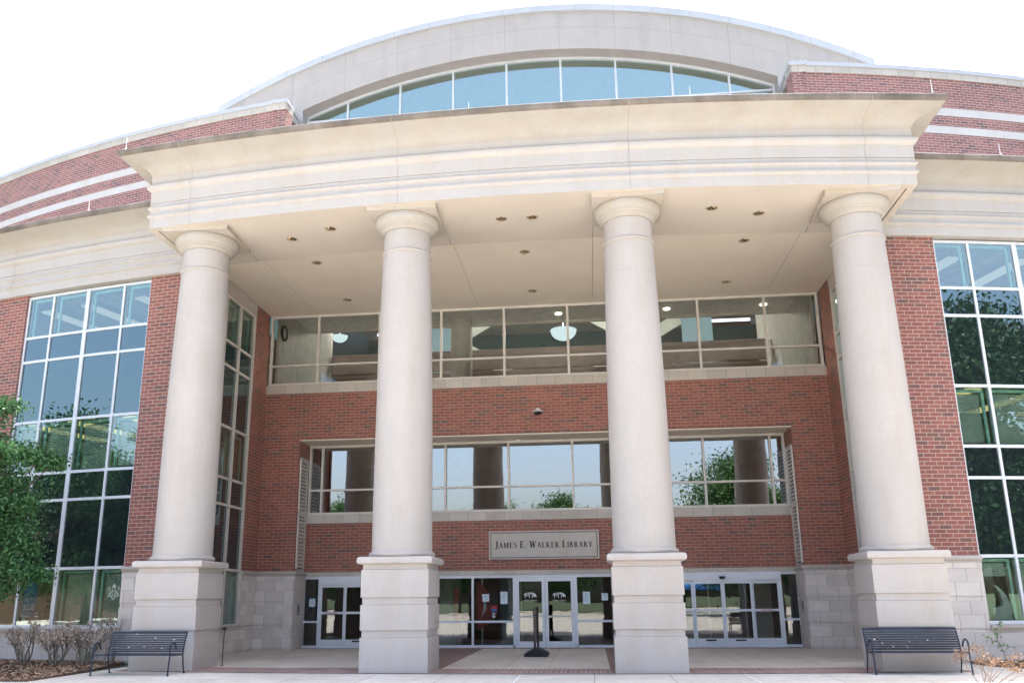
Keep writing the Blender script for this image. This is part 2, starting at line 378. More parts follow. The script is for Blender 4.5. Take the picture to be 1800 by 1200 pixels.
# ------------------------------------------------------------------ setting: ground
def sheet(name,x0,x1,y0,y1,z,m,k='structure'):
    b=MB(); b.face([(x0,y0,z),(x1,y0,z),(x1,y1,z),(x0,y1,z)]); o=obj(name,b,m,merge=False); kind(o,k); return o
tag(sheet('ground',-900,900,-900,900,-.02,'grass'),'green lawn spreading around the library plaza','lawn')
tag(sheet('plaza_pavement',-9.8,30,-46,1.2,0,'slab'),'pale jointed concrete plaza in front of the portico','pavement')
tag(sheet('side_walk',-60,-9.8,-46,-10.3,-.001,'slab'),'pale concrete walk running past the left planting bed','pavement')
YC=54.926
def arcsheet(name,R0,R1,t0,t1,z,m,lab,cat):
    b=MB(); n=24
    P=lambda R,t:(R*math.sin(t),YC-R*math.cos(t),z)
    for i in range(n):
        a=t0+(t1-t0)*i/n;c=t0+(t1-t0)*(i+1)/n
        b.face([P(R1,a),P(R1,c),P(R0,c),P(R0,a)],[(R0*a,0),(R0*c,0),(R0*c,R1-R0),(R0*a,R1-R0)][::1])
    o=obj(name,b,m,merge=False); kind(o,'structure'); return tag(o,lab,cat)
sheet('porch_joint_bed',-9.3,9.3,-7.3,1.2,.003,'seal')
pv=MB()
XS=[-9.25,-5.03,-3.5]; 
def q(x0,x1,y0,y1,b=pv): b.face([(x0+.006,y0+.006,.008),(x1-.006,y0+.006,.008),(x1-.006,y1-.006,.008),(x0+.006,y1-.006,.008)])
def qs(xs,ys):
    for i in range(len(xs)-1):
        for j in range(len(ys)-1): q(xs[i],xs[i+1],ys[j],ys[j+1])
qs([-9.3,-6.7,-5.03,-3.5],[-6.9,-3.2,.6]); qs([3.5,5.03,6.7,9.3],[-6.9,-3.2,.6]); qs([-1.9,-.46,.51,1.9],[-7.15,-1.15,.6])
o=obj('porch_floor',pv,'porch',merge=False); kind(o,'structure'); tag(o,'tan concrete floor slabs under the portico','floor')
pv2=MB()
for x0,x1,y0,y1 in ((-3.5,-1.9,-7.2,.6),(1.9,3.5,-7.2,.6),(-9.3,9.3,.6,1.1)): pv2.face([(x0,y0,.008),(x1,y0,.008),(x1,y1,.008),(x0,y1,.008)])
o=obj('porch_brick_strips',pv2,'paver2',merge=False); kind(o,'structure'); tag(o,'dark red brick paving strips between the porch slabs','paving')
b=MB(); n=40
for i in range(n):
    a=-.148+.296*i/n; c=-.148+.296*(i+1)/n; P=lambda R,t:(R*math.sin(t),YC-R*math.cos(t),.012)
    b.face([P(63.4,a),P(63.4,c),P(62.13,c),P(62.13,a)])
o=obj('brick_paver_band',b,'paver',merge=False); kind(o,'structure'); tag(o,'curved band of red pavers along the columns','paving')

b=MB()
for x_,y0_,y1_ in ((.025,-10.9,-8.62),(4.6,-10.6,-8.3)): b.face([(x_-.012,y0_,.0045),(x_+.012,y0_,.0045),(x_+.012,y1_,.0045),(x_-.012,y1_,.0045)])
o=obj('joint_filler',b,'decal',merge=False); kind(o,'structure'); tag(o,'white filled joints in the plaza slabs','joint')
# ------------------------------------------------------------------ the library
LIB=thing('library_building','red brick and pale stone library with a curved columned portico','library',(0,0,0))
RW=61.242; RE=63.53
ANG=lambda x,R=RW: math.asin(x/R)
# wall helper for flat walls on plane Y=y (front), thickness d to +Y, with openings
def wallgrid(b,xs,zs,skip,front,mk):
    for i in range(len(xs)-1):
        for j in range(len(zs)-1):
            if (i,j) in skip: continue
            mk(xs[i],xs[i+1],zs[j],zs[j+1])
# --- centre wall, plane A
b=MB()
def wA(x0,x1,z0,z1,y0=0,y1=.35): b.box(x0,x1,y0,y1,z0,z1)
b.box(-9.2,-7.95,0,1.04,2.42,6.72); b.box(7.95,9.2,0,1.04,2.42,6.72)
b.box(-9.2,9.2,0,.9,6.72,8.28)
obj('portico_wall',b,'brick_dk',LIB,merge=False)
b=MB()
for x_ in (-7.93,7.93): b.box(x_-.006,x_+.006,-.0025,.01,6.74,8.28)
obj('brick_joint',b,'brickjoint',LIB,merge=False,split=True)
b=MB(); b.box(-9.2,9.2,-.02,.5,8.28,8.59)
for f in range(len(b.uv)): u,v=b.uv[f]; b.uv[f]=(u/.61+.5,(v-8.28)/.31)
obj('upper_sill',b,'sillblk',LIB,merge=False)
b=MB(); b.box(-7.95,7.95,.02,1.04,6.66,6.70); obj('window_head_soffit',b,'soffit',LIB,merge=False)
# --- recessed wall, plane B
YB=1.04
b=MB(); b.box(-7.95,7.95,YB,YB+.35,2.41,4.01); obj('recessed_wall',b,'brick_dk',LIB,merge=False)
b=MB(); b.box(-7.95,7.95,YB-.03,YB+.4,4.01,4.30)
for f in range(len(b.uv)): u,v=b.uv[f]; b.uv[f]=(u/.61+.5,(v-4.01)/.29)
obj('lower_sill',b,'sillblk',LIB,merge=False)
# --- stone base with banded blocks; string course
def basebands(addf):
    # addf(z0,z1,out,rows)  rows of blocks
    addf(0,.06,.02,1); addf(.06,.68,.045,2); addf(.68,.775,.02,1); addf(.775,1.39,.045,2); addf(1.39,1.50,.02,1); addf(1.50,2.14,.045,2); addf(2.14,2.27,.06,1)
def uvrow(b,n0,z0,z1,rows,k0,wd=.61):
    for f in range(n0,len(b.uv)):
        u,v=b.uv[f]; b.uv[f]=(u/wd,k0+rows*(v-z0)/(z1-z0))
for sx in (-1,1):
    b=MB()
    def ad(z0,z1,o,r):
        n0=len(b.uv); b.box(sx*(7.95-o),sx*9.2,-o,1.04,z0,z1); uvrow(b,n0,z0,z1,r,0 if r==1 else 0)
    basebands(ad)
    obj('stone_base',b,'block',LIB,merge=False)
SC=[(-.05,2.27),(.06,2.27),(.075,2.29),(.075,2.31),(.12,2.33),(.14,2.37),(.12,2.41),(.03,2.43),(-.05,2.43)]
b=MB()
WY=YC-math.sqrt(RW**2-9.2**2) # wing corner y
for sx in (-1,1):
    pth=[(-9.2,-1.3),(-9.2,0),(-7.95,0),(-7.95,1.04)] if sx<0 else [(7.95,1.04),(7.95,0),(9.2,0),(9.2,-1.3)]
    b.sweep(pth,SC)
    pth=[(-10.72,YC-math.sqrt(RW**2-10.72**2)),(-9.95,YC-math.sqrt(RW**2-9.95**2)),(-9.2,WY),(-9.2,-4.75)]
    if sx>0: pth=[(-x,y) for x,y in reversed(pth)]
    b.sweep(pth,SC)
    t0=ANG(15.19); t1=ANG(26.5); pa=[(sx*RW*math.sin(t0+(t1-t0)*k/12),YC-RW*math.cos(t0+(t1-t0)*k/12)) for k in range(13)]
    if sx<0: pa.reverse()
    b.sweep(pa,SC)
obj('string_course',b,'stone',LIB,smooth=True,split=True)
b=MB(); b.box(-7.95,7.95,YB-.05,YB+.2,2.27,2.405)
for f in range(len(b.uv)): u,v=b.uv[f]; b.uv[f]=(u/.61,(v-2.27)/.135)
obj('door_lintel',b,'sillblk',LIB,merge=False)
# --- louvres in the jambs
for sx in (-1,1):
    b=MB(); xj=sx*7.95; s=-sx
    for y0,y1,z0,z1 in ((.12,.16,2.44,6.12),(.84,.88,2.44,6.12),(.12,.88,6.08,6.13),(.12,.88,2.44,2.50),(.12,.88,4.26,4.32)): b.box(xj+s*.004,xj+s*.055,y0,y1,z0,z1)
    z=2.56
    while z<6.04:
        b.face([(xj+s*.06,.16,z),(xj+s*.06,.84,z),(xj+s*.012,.84,z+.09),(xj+s*.012,.16,z+.09)]); b.face([(xj+s*.06,.16,z-.02),(xj+s*.06,.84,z-.02),(xj+s*.06,.84,z),(xj+s*.06,.16,z)]); z+=.118
    b.box(xj+s*.002,xj+s*.006,.13,.87,2.45,6.1,mi=1)
    obj('louvre',b,['framec','gasket'],LIB,merge=False)
# --- windows
def rails(b,x0,x1,z0,z1,xs,zs,y,w=.06,d=.12,wide=()):
    """flat window frame mesh on plane y"""
    b.box(x0,x0+w,y-.02,y+d,z0,z1); b.box(x1-w,x1,y-.02,y+d,z0,z1)
    b.box(x0+w,x1-w,y-.02,y+d,z0,z0+w); b.box(x0+w,x1-w,y-.02,y+d,z1-w,z1)
    for x in xs: b.box(x-w/2,x+w/2,y-.017,y+d-.01,z0+w,z1-w)
    for z in zs: b.box(x0+w,x1-w,y-.013,y+d-.02,z-w*.42,z+w*.42)
PP=2.134
b=MB(); rails(b,-9.17,9.17,8.59,11.07,[PP*(k+.5) for k in range(-4,4)],[9.286],.06,.075)
win=obj('window',b,'framec',LIB,merge=False); win['label']='long upper window under the portico ceiling'
b=MB(); b.face([(-9.1,.12,8.62),(9.1,.12,8.62),(9.1,.12,11.05),(-9.1,.12,11.05)]); obj('pane',b,'uglass',win,merge=False)
b=MB(); rails(b,-7.93,7.93,4.30,6.655,[PP*(k+.5) for k in range(-4,4)],[5.125],YB+.02,.075)
win=obj('window',b,'framec',LIB,merge=False); win['label']='long recessed window above the name plaque'
xs=[-7.9]+[PP*(k+.5) for k in range(-4,4)]+[7.9]
b=MB()
for i in range(len(xs)-1):   # separate lights, each set at a very slightly different angle as real glazing is
    for z0,z1 in ((4.34,5.12),(5.13,6.62)):
        e=[rnd.uniform(-.004,.004) for _ in range(4)]; x0,x1=xs[i],xs[i+1]
        b.face([(x0,YB+.08+e[0],z0),(x1,YB+.08+e[1],z0),(x1,YB+.08+e[1]+e[2],z1),(x0,YB+.08+e[0]+e[2],z1)])
obj('pane',b,'lglass',win,merge=False)
# curved wing windows
ROWS=[.86,2.42,4.29,5.07,6.60,8.45,9.20,10.52]; VIS=(0,3,6)
def wing_window(sx):
    xe=[10.72,11.68,12.95,14.22,15.19]; th=[sx*ANG(x) for x in xe]
    Ri=RW-.10
    b=MB()
    def vert(t,w,z0,z1,R=Ri): b.arc(R-.10,R+.03,t-w/2/R,t+w/2/R,z0,z1,YC,1)
    for i,t in enumerate(th):
        w=.13 if i==2 else .07
        if i==0: t+=sx*.035/Ri
        if i==4: t-=sx*.035/Ri
        vert(t,w,.86,10.52)
    for j,z in enumerate(ROWS):
        w=.075; z0=z-w/2; 
        if j==0: z0=z
        if j==7: z0=z-w
        b.arc(Ri-.095,Ri+.024,min(th[0],th[4]),max(th[0],th[4]),z0,z0+w,YC,10)
    win=obj('window',b,'frame',LIB,merge=False)
    v=MB(); s_=MB(); P=lambda R,t,z:(R*math.sin(t),YC-R*math.cos(t),z)
    for i in range(4):
        for j in range(7):
            e=[rnd.uniform(-.0035,.0035) for _ in range(3)]
            t0,t1=sorted((th[i],th[i+1]))
            qd=[P(Ri+e[0],t0,ROWS[j]),P(Ri+e[1],t1,ROWS[j]),P(Ri+e[1]+e[2],t1,ROWS[j+1]),P(Ri+e[0]+e[2],t0,ROWS[j+1])]
            (v if j in VIS else s_).face(qd)
    obj('pane',v,'vglass',win,merge=False); obj('spandrel_glass',s_,'sglass',win,merge=False)
    # inner teal frames set just behind the clear lights
    f=MB()
    for i in range(4):
        for j in VIS:
            t0,t1=sorted((th[i],th[i+1])); a=t0+.07/Ri; c=t1-.07/Ri; z0,z1=ROWS[j]+.06,ROWS[j+1]-.06
            for (p0,p1,q0,q1) in ((a,a+.07/Ri,z0,z1),(c-.07/Ri,c,z0,z1),(a,c,z1-.07,z1)): f.arc(Ri-.2,Ri-.15,p0,p1,q0,q1,YC,1)
    obj('inner_frame',f,M['innerf'],win,merge=False)
    bl=MB()
    for i,j,z0 in ((0,0,1.0 if sx<0 else 1.98),(1,0,1.0),(0,3,5.2),(1,3,5.15),(2,3,5.15),(3,3,5.6)):
        t0,t1=sorted((th[i],th[i+1])); a=t0+.15/Ri; c=t1-.15/Ri; z=ROWS[j+1]-.16
        while z>z0:
            q=[P(Ri-.24,a,z-.046),P(Ri-.24,c,z-.046),P(Ri-.262,c,z),P(Ri-.262,a,z)]; bl.face(q); z-=.052
    obj('blind',bl,M['blind'],win,merge=False)
    # stone sill under the window
    b=MB(); b.arc(RW-.2,RW+.10,min(th[0],th[4]),max(th[0],th[4]),.78,.86,YC); b.arc(RW-.2,RW+.06,min(th[0],th[4]),max(th[0],th[4]),.72,.78,YC)
    obj('window_sill',b,'stone',win,merge=False)
    return win
for sx in (-1,1):
    w=wing_window(sx); w['label']='tall curved window grid of the %s wing'%('left' if sx<0 else 'right')
# return windows (plane X=+-9.2)
def return_window(sx):
    ys=[-4.65,-3.55,-2.45,-1.32]; x=sx*9.2; b=MB()
    def bx(y0,y1,z0,z1,o=.02,d=.10): b.box(x-sx*o if False else x+sx*(-.02),x+sx*d,y0,y1,z0,z1)
    for y in ys: bx(y-.04,y+.04,.82,10.62)
    for j,z in enumerate(ROWS):
        z=z if j else .82
        if j==7: z=10.60
        b.box(x-sx*.014,x+sx*.09,ys[0]+.04,ys[-1]-.04,z-.035,z+.035)
    win=obj('window',b,'framec',LIB,merge=False); win['label']='narrow window grid of the %s side wall inside the portico'%('left' if sx<0 else 'right')
    v=MB(); s_=MB(); xg=x+sx*.05
    rows=ROWS[:]; rows[0]=.82; rows[-1]=10.6
    for i in range(3):
        for j in range(7):
            q=[(xg,ys[i],rows[j]),(xg,ys[i+1],rows[j]),(xg,ys[i+1],rows[j+1]),(xg,ys[i],rows[j+1])]
            (v if j in VIS else s_).face(q)
    obj('pane',v,'vglass',win,merge=False); obj('spandrel_glass',s_,'sglass',win,merge=False)
    f=MB()
    for i in range(3):
        for j in VIS:
            y0,y1,z0,z1=ys[i]+.1,ys[i+1]-.1,rows[j]+.08,rows[j+1]-.08
            for a,c,p,q_ in ((y0,y0+.09,z0,z1),(y1-.09,y1,z0,z1),(y0,y1,z1-.09,z1)): f.box(x+sx*.16,x+sx*.22,a,c,p,q_)
    obj('inner_frame',f,M['innerf'],win,merge=False)
    # walls around
    b=MB(); b.box(x,x+sx*.35,-1.28,0,2.42,10.62); b.box(x,x+sx*.35,-4.69,WY+.04,2.42,10.62); b.box(x-sx*.002,x+sx*.35,-1.28,0,10.62,11.07)
    obj('side_wall',b,'brick_dk',LIB,merge=False,split=True)
    b=MB(); b.box(x-sx*.03,x+sx*.3,WY+.05,-1.28,10.64,11.05); obj('head_panel',b,'stone',LIB,merge=False)
    b=MB()
    def ad(z0,z1,o,r):
        n0=len(b.uv)
        zt=min(z1,.74)
        if z0<.74: b.box(x-sx*o,x+sx*.3,-4.69,-1.28,z0,zt); uvrow(b,n0,z0,z1,r,0)
        n0=len(b.uv); b.box(x-sx*o,x+sx*.3,-1.28,0,z0,z1); b.box(x-sx*o,x+sx*.3,WY,-4.69,z0,z1); uvrow(b,n0,z0,z1,r,0)
    basebands(ad); obj('side_wall_base',b,'block',LIB,merge=False)
    b=MB(); b.box(x-sx*.10,x+sx*.2,-4.69,-1.28,.74,.81); obj('window_sill',b,'stone',win,merge=False)
for sx in (-1,1): return_window(sx)
# wing walls: brick piers + base
for sx in (-1,1):
    b=MB(); T=lambda x: sx*ANG(x)
    def A(x0,x1,z0,z1,R1=RW,R0=RW-.4,mb=b,uvf=None):
        a,c=sorted((T(x0),T(x1))); mb.arc(R0,R1,a,c,z0,z1,YC,uvf=uvf)
    A(9.2,10.72,2.42,10.60); A(15.19,26.5,2.42,10.60)
    obj('wing_wall',b,'brick',LIB,merge=False,split=True)
    b=MB()
    def ad(z0,z1,o,r):
        f=lambda t,z:(RW*t/.61,r*(z-z0)/(z1-z0))
        A(9.2,10.72,z0,z1,RW+o,uvf=f,mb=b); A(15.19,26.5,z0,z1,RW+o,uvf=f,mb=b)
        if z0<.7: A(10.72,15.19,z0,min(z1,.72),RW+o,uvf=f,mb=b)
    basebands(ad); obj('wing_base',b,'block',LIB,merge=False)
# --- entablatures
def prof(dz,deep=-.9):
    z=lambda v:v+dz
    P=[(0,z(10.88)),(0,z(11.14)),(.03,z(11.155)),(.055,z(11.18)),(.06,z(11.215)),(.045,z(11.25)),(.01,z(11.265)),(.008,z(11.37)),(.035,z(11.385)),(.055,z(11.405)),(.06,z(11.43)),(.045,z(11.46)),(.01,z(11.475)),
       (.01,z(11.56)),(-.012,z(11.562)),(-.012,z(11.578)),(.012,z(11.58)),(.015,z(11.90)),(.06,z(11.925)),(.10,z(11.965)),(.115,z(12.02)),(.105,z(12.07)),(.06,z(12.11)),(.02,z(12.125)),(.02,z(12.30))]
    C=[(.02,z(12.30)),(.03,z(12.37)),(.075,z(12.45)),(.16,z(12.52)),(.30,z(12.59)),(.48,z(12.65)),(.66,z(12.695))]
    Wt=[(.66,z(12.695)),(.675,z(12.72)),(.69,z(12.725)),(.71,z(12.755)),(.715,z(12.80)),(.70,z(12.85)),(.67,z(12.875))]
    Tp=[(.67,z(12.875)),(deep,z(12.93))]
    return P,C,Wt,Tp
def arcpath(R,t0,t1,n): return [(R*math.sin(t0+(t1-t0)*k/n),YC-R*math.cos(t0+(t1-t0)*k/n)) for k in range(n+1)]
def entab(name,segs,dz,label):
    P,C,Wt,Tp=prof(dz)
    b=MB(); c=MB(); w=MB(); tpm=MB()
    for s_ in segs:
        b.sweep(s_,P,caps=False); c.sweep(s_,C,caps=False); w.sweep(s_,Wt,caps=False); tpm.sweep(s_,Tp,caps=False)
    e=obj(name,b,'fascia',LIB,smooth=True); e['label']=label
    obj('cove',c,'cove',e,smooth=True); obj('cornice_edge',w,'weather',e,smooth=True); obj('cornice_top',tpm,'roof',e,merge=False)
    return e
g=.006/RE
th1=.0443; th2=.1322; tE=math.asin(9.53/RE)
yE=YC-RE*math.cos(tE)
segs=[arcpath(RE,-th2+g,-th1-g,10),arcpath(RE,-th1+g,th1-g,10),arcpath(RE,th1+g,th2-g,10)]
endR=arcpath(RE,th2+g,tE,3)+[(9.53,-4.4)]; endL=[(-9.53,-4.4)]+arcpath(RE,-tE,-th2-g,3)
e=entab('entablature',segs+[endL,endR],0,'curved stone entablature carried by the four columns')
# dark sealant behind the joints
b=MB()
for t in (-th2,-th1,th1,th2): b.sweep(arcpath(RE-.012,t-3*g,t+3*g,1),[(p[0],p[1]) for p in prof(0)[0]+prof(0)[1]+prof(0)[2]],caps=False)
obj('joint_seal',b,'seal',e,merge=False,split=True)
# wing entablatures
RF=RW+.10
jw=[15.95/RF,20.9/RF]
for sx in (-1,1):
    t0=math.asin(9.1/RF); T=[t0]+jw+[math.asin(26.5/RF)]; sg=[]
    for i in range(3):
        a=arcpath(RF,sx*(T[i]+g),sx*(T[i+1]-g),14)
        sg.append(a if sx>0 else a[::-1])
    e2=entab('entablature',sg,-.31,'stone entablature of the %s wing'%('left' if sx<0 else 'right'))
    b=MB(); a,c=sorted((sx*t0,sx*T[-1])); b.arc(RF-.5,RF-.001,a,c,10.569,10.60,YC); obj('entablature_underside',b,'fascia',e2,merge=False)
    b=MB()
    for t in jw:
        pa=arcpath(RF-.012,t-3*g,t+3*g,1); pa=[(sx*x,y) for x,y in pa]
        if sx<0: pa.reverse()
        b.sweep(pa,[(p[0],p[1]) for p in prof(-.31)[0]+prof(-.31)[1]+prof(-.31)[2]],caps=False)
    obj('joint_seal',b,'seal',e2,merge=False,split=True)
# --- soffits with holes for the downlights
LB=[(-6.09,-6.74),(-4.87,-7.25),(-.39,-7.26),(.39,-7.26),(4.87,-7.19),(6.09,-6.73)]
LC=[(-6.1,-4.59),(0,-4.59),(6.1,-4.59),(-6.1,-1.33),(0,-1.33),(6.1,-1.33)]
def holed(name,outline,holes,z,m,r=.125,parent=LIB):
    vs=[];ed=[]
    def loop(pts):
        b0=len(vs); vs.extend([Vector(p) for p in pts]); n=len(pts)
        for i in range(n): ed.append((b0+i,b0+(i+1)%n))
    loop(outline)
    for (x,y) in holes: loop([(x+r*math.cos(2*math.pi*k/28),y+r*math.sin(2*math.pi*k/28)) for k in range(28)])
    rv,re_,rf,_,_,_=delaunay_2d_cdt(vs,ed,[],1,1e-6)
    b=MB()
    for f in rf:
        cx=sum(rv[i].x for i in f)/len(f); cy=sum(rv[i].y for i in f)/len(f)
        if any(math.hypot(cx-x,cy-y)<r*.995 for x,y in holes): continue
        b.face([(rv[i].x,rv[i].y,z) for i in f],[(rv[i].x,rv[i].y) for i in f])
    return obj(name,b,m,parent,merge=False)
Rb=60.72
# front lip, then the beam soffit a little higher
b=MB()
lip=[(9.53,-4.4)]+arcpath(RE-.001,tE,-tE,24)+[(-9.53,-4.4)]
inn=[(9.36,-4.4)]+[(min(9.36,max(-9.36,x)),y) for x,y in arcpath(RE-.19,tE,-tE,24)]+[(-9.36,-4.4)]
for i in range(len(lip)-1):
    a,c,d,e_=lip[i],lip[i+1],inn[i+1],inn[i]
    b.face([(*a,10.882),(*c,10.882),(*d,10.882),(*e_,10.882)]); b.face([(*e_,10.882),(*d,10.882),(*d,10.93),(*e_,10.93)])
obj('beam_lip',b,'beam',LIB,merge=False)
JX=[-7.55,-1.92,1.92,7.55]  # soffit panel joints
def panels(name,outl_fn,holes,z,m,xs):
    for i in range(len(xs)-1):
        a,c=xs[i]+.006,xs[i+1]-.006
        hs=[h for h in holes if a<h[0]<c]
        holed(name,outl_fn(a,c),hs,z,m)
def beam_out(a,c):
    n=10; f=[(a+(c-a)*k/n) for k in range(n+1)]
    lo=[(x,YC-math.sqrt((RE-.20)**2-x*x)) for x in f]; hi=[(x,YC-math.sqrt(Rb**2-x*x)) for x in reversed(f)]
    return lo+hi
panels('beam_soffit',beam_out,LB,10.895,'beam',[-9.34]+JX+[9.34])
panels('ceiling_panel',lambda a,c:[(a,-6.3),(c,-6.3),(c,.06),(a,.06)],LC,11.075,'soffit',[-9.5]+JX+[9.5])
b=MB(); b.box(-9.4,9.4,-6.25,.1,11.25,11.28); obj('ceiling_backing',b,'seal',LIB,merge=False)
b=MB(); # back face of the beam, core above it
pb=arcpath(Rb,-.155,.155,24)
for i in range(24): b.face([(*pb[i],10.895),(*pb[i+1],10.895),(*pb[i+1],11.2),(*pb[i],11.2)])
obj('beam_back',b,'soffit',LIB,merge=False)
b=MB(); b.arc(59.0,RE-.22,-.147,.147,11.22,11.26,YC); obj('beam_core',b,'seal',LIB,merge=False)
# --- columns
def column(sx,xi,yi,outer):
    x=sx*xi; rz=(-sx*.0336)*(1 if outer else .33)*-1*-1
    sh=[(.0,2.46),(.70,2.46),(.745,2.475),(.765,2.52),(.745,2.565),(.705,2.585),(.695,2.60),(.695,2.62)]
    for k in range(1,25):
        u=k/24; z=2.62+(9.80-2.62)*u; r=.692-.10*(u**2.0); sh.append((r,z))
    sh+=[(.592,9.80),(.615,9.805),(.628,9.825),(.628,9.85),(.612,9.87),(.586,9.872),(.586,9.888),(.583,9.89),(.583,10.375),(.57,10.378),(.57,10.385)]
    b=MB(); b.lathe(sh,(x,yi,0),64)
    c=obj('column',b,'shaft',LIB,smooth=True); c['label']='round tapering stone column, %s from the left'%{(-1,1):'first',(-1,0):'second',(1,0):'third',(1,1):'fourth'}[(sx,outer)]
    b=MB()
    for z_ in (9.02,) : b.lathe([(.692-.10*((z_-2.62)/7.18)**2+.0015,z_),(.692-.10*((z_-2.62)/7.18)**2+.0015,z_+.008)],(x,yi,0),64)
    obj('drum_seam',b,'gseam',c,smooth=True)
    cp=[(.57,10.385),(.60,10.387),(.64,10.42),(.675,10.455),(.675,10.475),(.70,10.485),(.72,10.51),(.72,10.53),(.755,10.56),(.79,10.61),(.812,10.67),(.815,10.72),(.80,10.765),(.5,10.774)]
    b=MB(); b.lathe(cp,(x,yi,0),64); h=.856
    b2=MB(); b2.box(x-h,x+h,yi-h,yi+h,10.774,10.889,rot=rz,ctr=(x,yi))
    cap=obj('capital',b,'cap',c,smooth=True); obj('abacus',b2,'abac',c,merge=True)
    b=MB(); 
    def bl(h,z0,z1): b.box(x-h,x+h,yi-h,yi+h,z0,z1,rot=rz,ctr=(x,yi))
    bl(.755,0,.735); bl(.722,.735,.785); bl(.722,.785,.885) ; bl(.755,.886,1.425); bl(.722,1.425,1.58); bl(.755,1.58,2.18); bl(.725,2.18,2.30)
    ped=obj('pedestal',b,'stone',c,merge=False,bevel=.008)
    b=MB()
    sq=[(x-.74,yi-.74),(x+.74,yi-.74),(x+.74,yi+.74),(x-.74,yi+.74)]
    # rounded top slab as a lathe-like stack of squares
    st=[(.74,2.29),(.80,2.295),(.835,2.32),(.845,2.375),(.835,2.43),(.80,2.458),(.72,2.462)]
    cc,ss=math.cos(rz),math.sin(rz)
    def sqr(h,z): return [(x+a*h*cc-e_*h*ss,yi+a*h*ss+e_*h*cc,z) for a,e_ in ((-1,-1),(1,-1),(1,1),(-1,1))]
    for i in range(len(st)-1):
        A_,B_=sqr(*st[i]),sqr(*st[i+1])
        for k in range(4): l=(k+1)%4; b.face([A_[k],A_[l],B_[l],B_[k]])
    b.face(sqr(*st[-1])); b.face(list(reversed(sqr(*st[0]))))
    obj('pedestal_slab',b,'stone',c,smooth=True)
M['abac']=stone('abacus_stone',(.52,.475,.42),.05,.06)
M['cap']=stone('capital_stone',(.455,.425,.385),.06,.08)
column(-1,8.30,-7.046,1); column(-1,2.756,-7.567,0); column(1,2.756,-7.567,0); column(1,8.30,-7.046,1)
# --- upper drum (brick with stone bands)
RD=58.52; YD=58.0
for sx in (-1,1):
    t0=math.asin(9.17/RD); t1=math.asin((24.05 if sx<0 else 30)/RD); a,c=sorted((sx*t0,sx*t1))
    def A(z0,z1,o,mb): mb.arc(RD-.5,RD+o,a,c,z0,z1,YD,60)
    b=MB()
    A(11.5,19.30,0,b)
    xw=sx*9.17; y0=YD-RD*math.cos(t0)
    for z0,z1 in ((11.5,19.30),): b.box(xw,xw+sx*.4,y0+.02,1.9,z0,z1)
    up_=obj('upper_wall',b,'brick_up',LIB,merge=False); up_['label']='curved upper brick storey with pale bands on the %s'%('left' if sx<0 else 'right')
    b=MB(); A(17.13,17.42,.012,b); A(17.84,18.14,.012,b)
    obj('stone_band',b,'band',up_,merge=False,split=True)
    b=MB(); n0=0; b.arc(RD-.55,RD+.035,a,c,19.30,19.55,YD,60,uvf=lambda t,z:(RD*t/.61,(z-19.3)/.25))
    n0=len(b.uv); b.box(xw-sx*.035,xw+sx*.5,y0+.02,1.9,19.30,19.55)
    for f in range(n0,len(b.uv)): u,v=b.uv[f]; b.uv[f]=(u/.61,(v-19.3)/.25)
    obj('parapet_stone',b,'sillblk',up_,merge=False)
    b=MB(); b.arc(RD-.6,RD+.075,a,c,19.55,19.70,YD,60); b.box(xw-sx*.075,xw+sx*.55,y0-.06,1.9,19.552,19.698)
    obj('parapet_coping',b,'coping',up_,merge=False)
    b=MB() # wing roof between entablature and drum, drum roof
    aa,cc_=sorted((sx*math.asin(9.1/RF),sx*math.asin(26.5/RF))); b.arc(52,RF-.5,aa,cc_,12.45,12.5,YC,20)
    b.box(xw+sx*.4,sx*23.5,6,28,19.2,19.3); b.arc(50,RD-.5,a,c,19.1,19.2,YD,20)
    obj('roof_deck',b,'roof',LIB,merge=False,split=True)
    b=MB(); xe=sx*(24.05 if sx<0 else 30); b.box(xe-sx*.4,xe,YD-RD*math.cos(t1)+.05,28,11.5,19.3); b.box(sx*26.0,sx*26.4,2,28,0,12.3)
    obj('end_wall',b,'brick_up',LIB,merge=False,split=True)
b=MB(); b.box(-9.6,9.6,-8.0,2.2,12.75,12.8); obj('portico_roof',b,'roof',LIB,merge=False)
b=MB(); b.box(-26,26,28,28.3,0,19.0); obj('back_wall',b,'brick',LIB,merge=False)
# --- arched gable with clerestory
ZG=-.62; RG=24.7; YG=1.9
b=MB()
def gz(x,R=RG): return ZG+math.sqrt(R*R-x*x)
RH=22.8
N=60
xs=sorted(set([-12.5+25*k/N for k in range(N+1)]+[-9.13,9.13]))
jx=[PP*(k+.5) for k in range(-6,6)]
for i in range(len(xs)-1):
    x0,x1=xs[i],xs[i+1]
    if x0>=-9.131 and x1<=9.131: lo0,lo1=gz(x0,RH),gz(x1,RH)
    else: lo0=lo1=12.7
    for zz in ((lo0,lo1,gz(x0,RG-.95),gz(x1,RG-.95)),(gz(x0,RG-.95),gz(x1,RG-.95),gz(x0,RG-.22),gz(x1,RG-.22))):
        a,c,d,e_=zz[0],zz[1],zz[3],zz[2]
        b.face([(x0,YG,a),(x1,YG,c),(x1,YG,d),(x0,YG,e_)])
    if x0>=-9.131 and x1<=9.131: b.face([(x0,YG,lo0),(x0,YG+.75,lo0),(x1,YG+.75,lo1),(x1,YG,lo1)],None,1)
for sx in (-1,1):
    b.face([(sx*9.13,YG,12.7),(sx*9.13,YG+.75,12.7),(sx*9.13,YG+.75,gz(9.13,RH)),(sx*9.13,YG,gz(9.13,RH))],None,1)
    b.face([(sx*12.5,YG,12.7),(sx*12.5,YG+26,12.7),(sx*12.5,YG+26,gz(12.5,RG-.1)),(sx*12.5,YG,gz(12.5,RG-.1))])
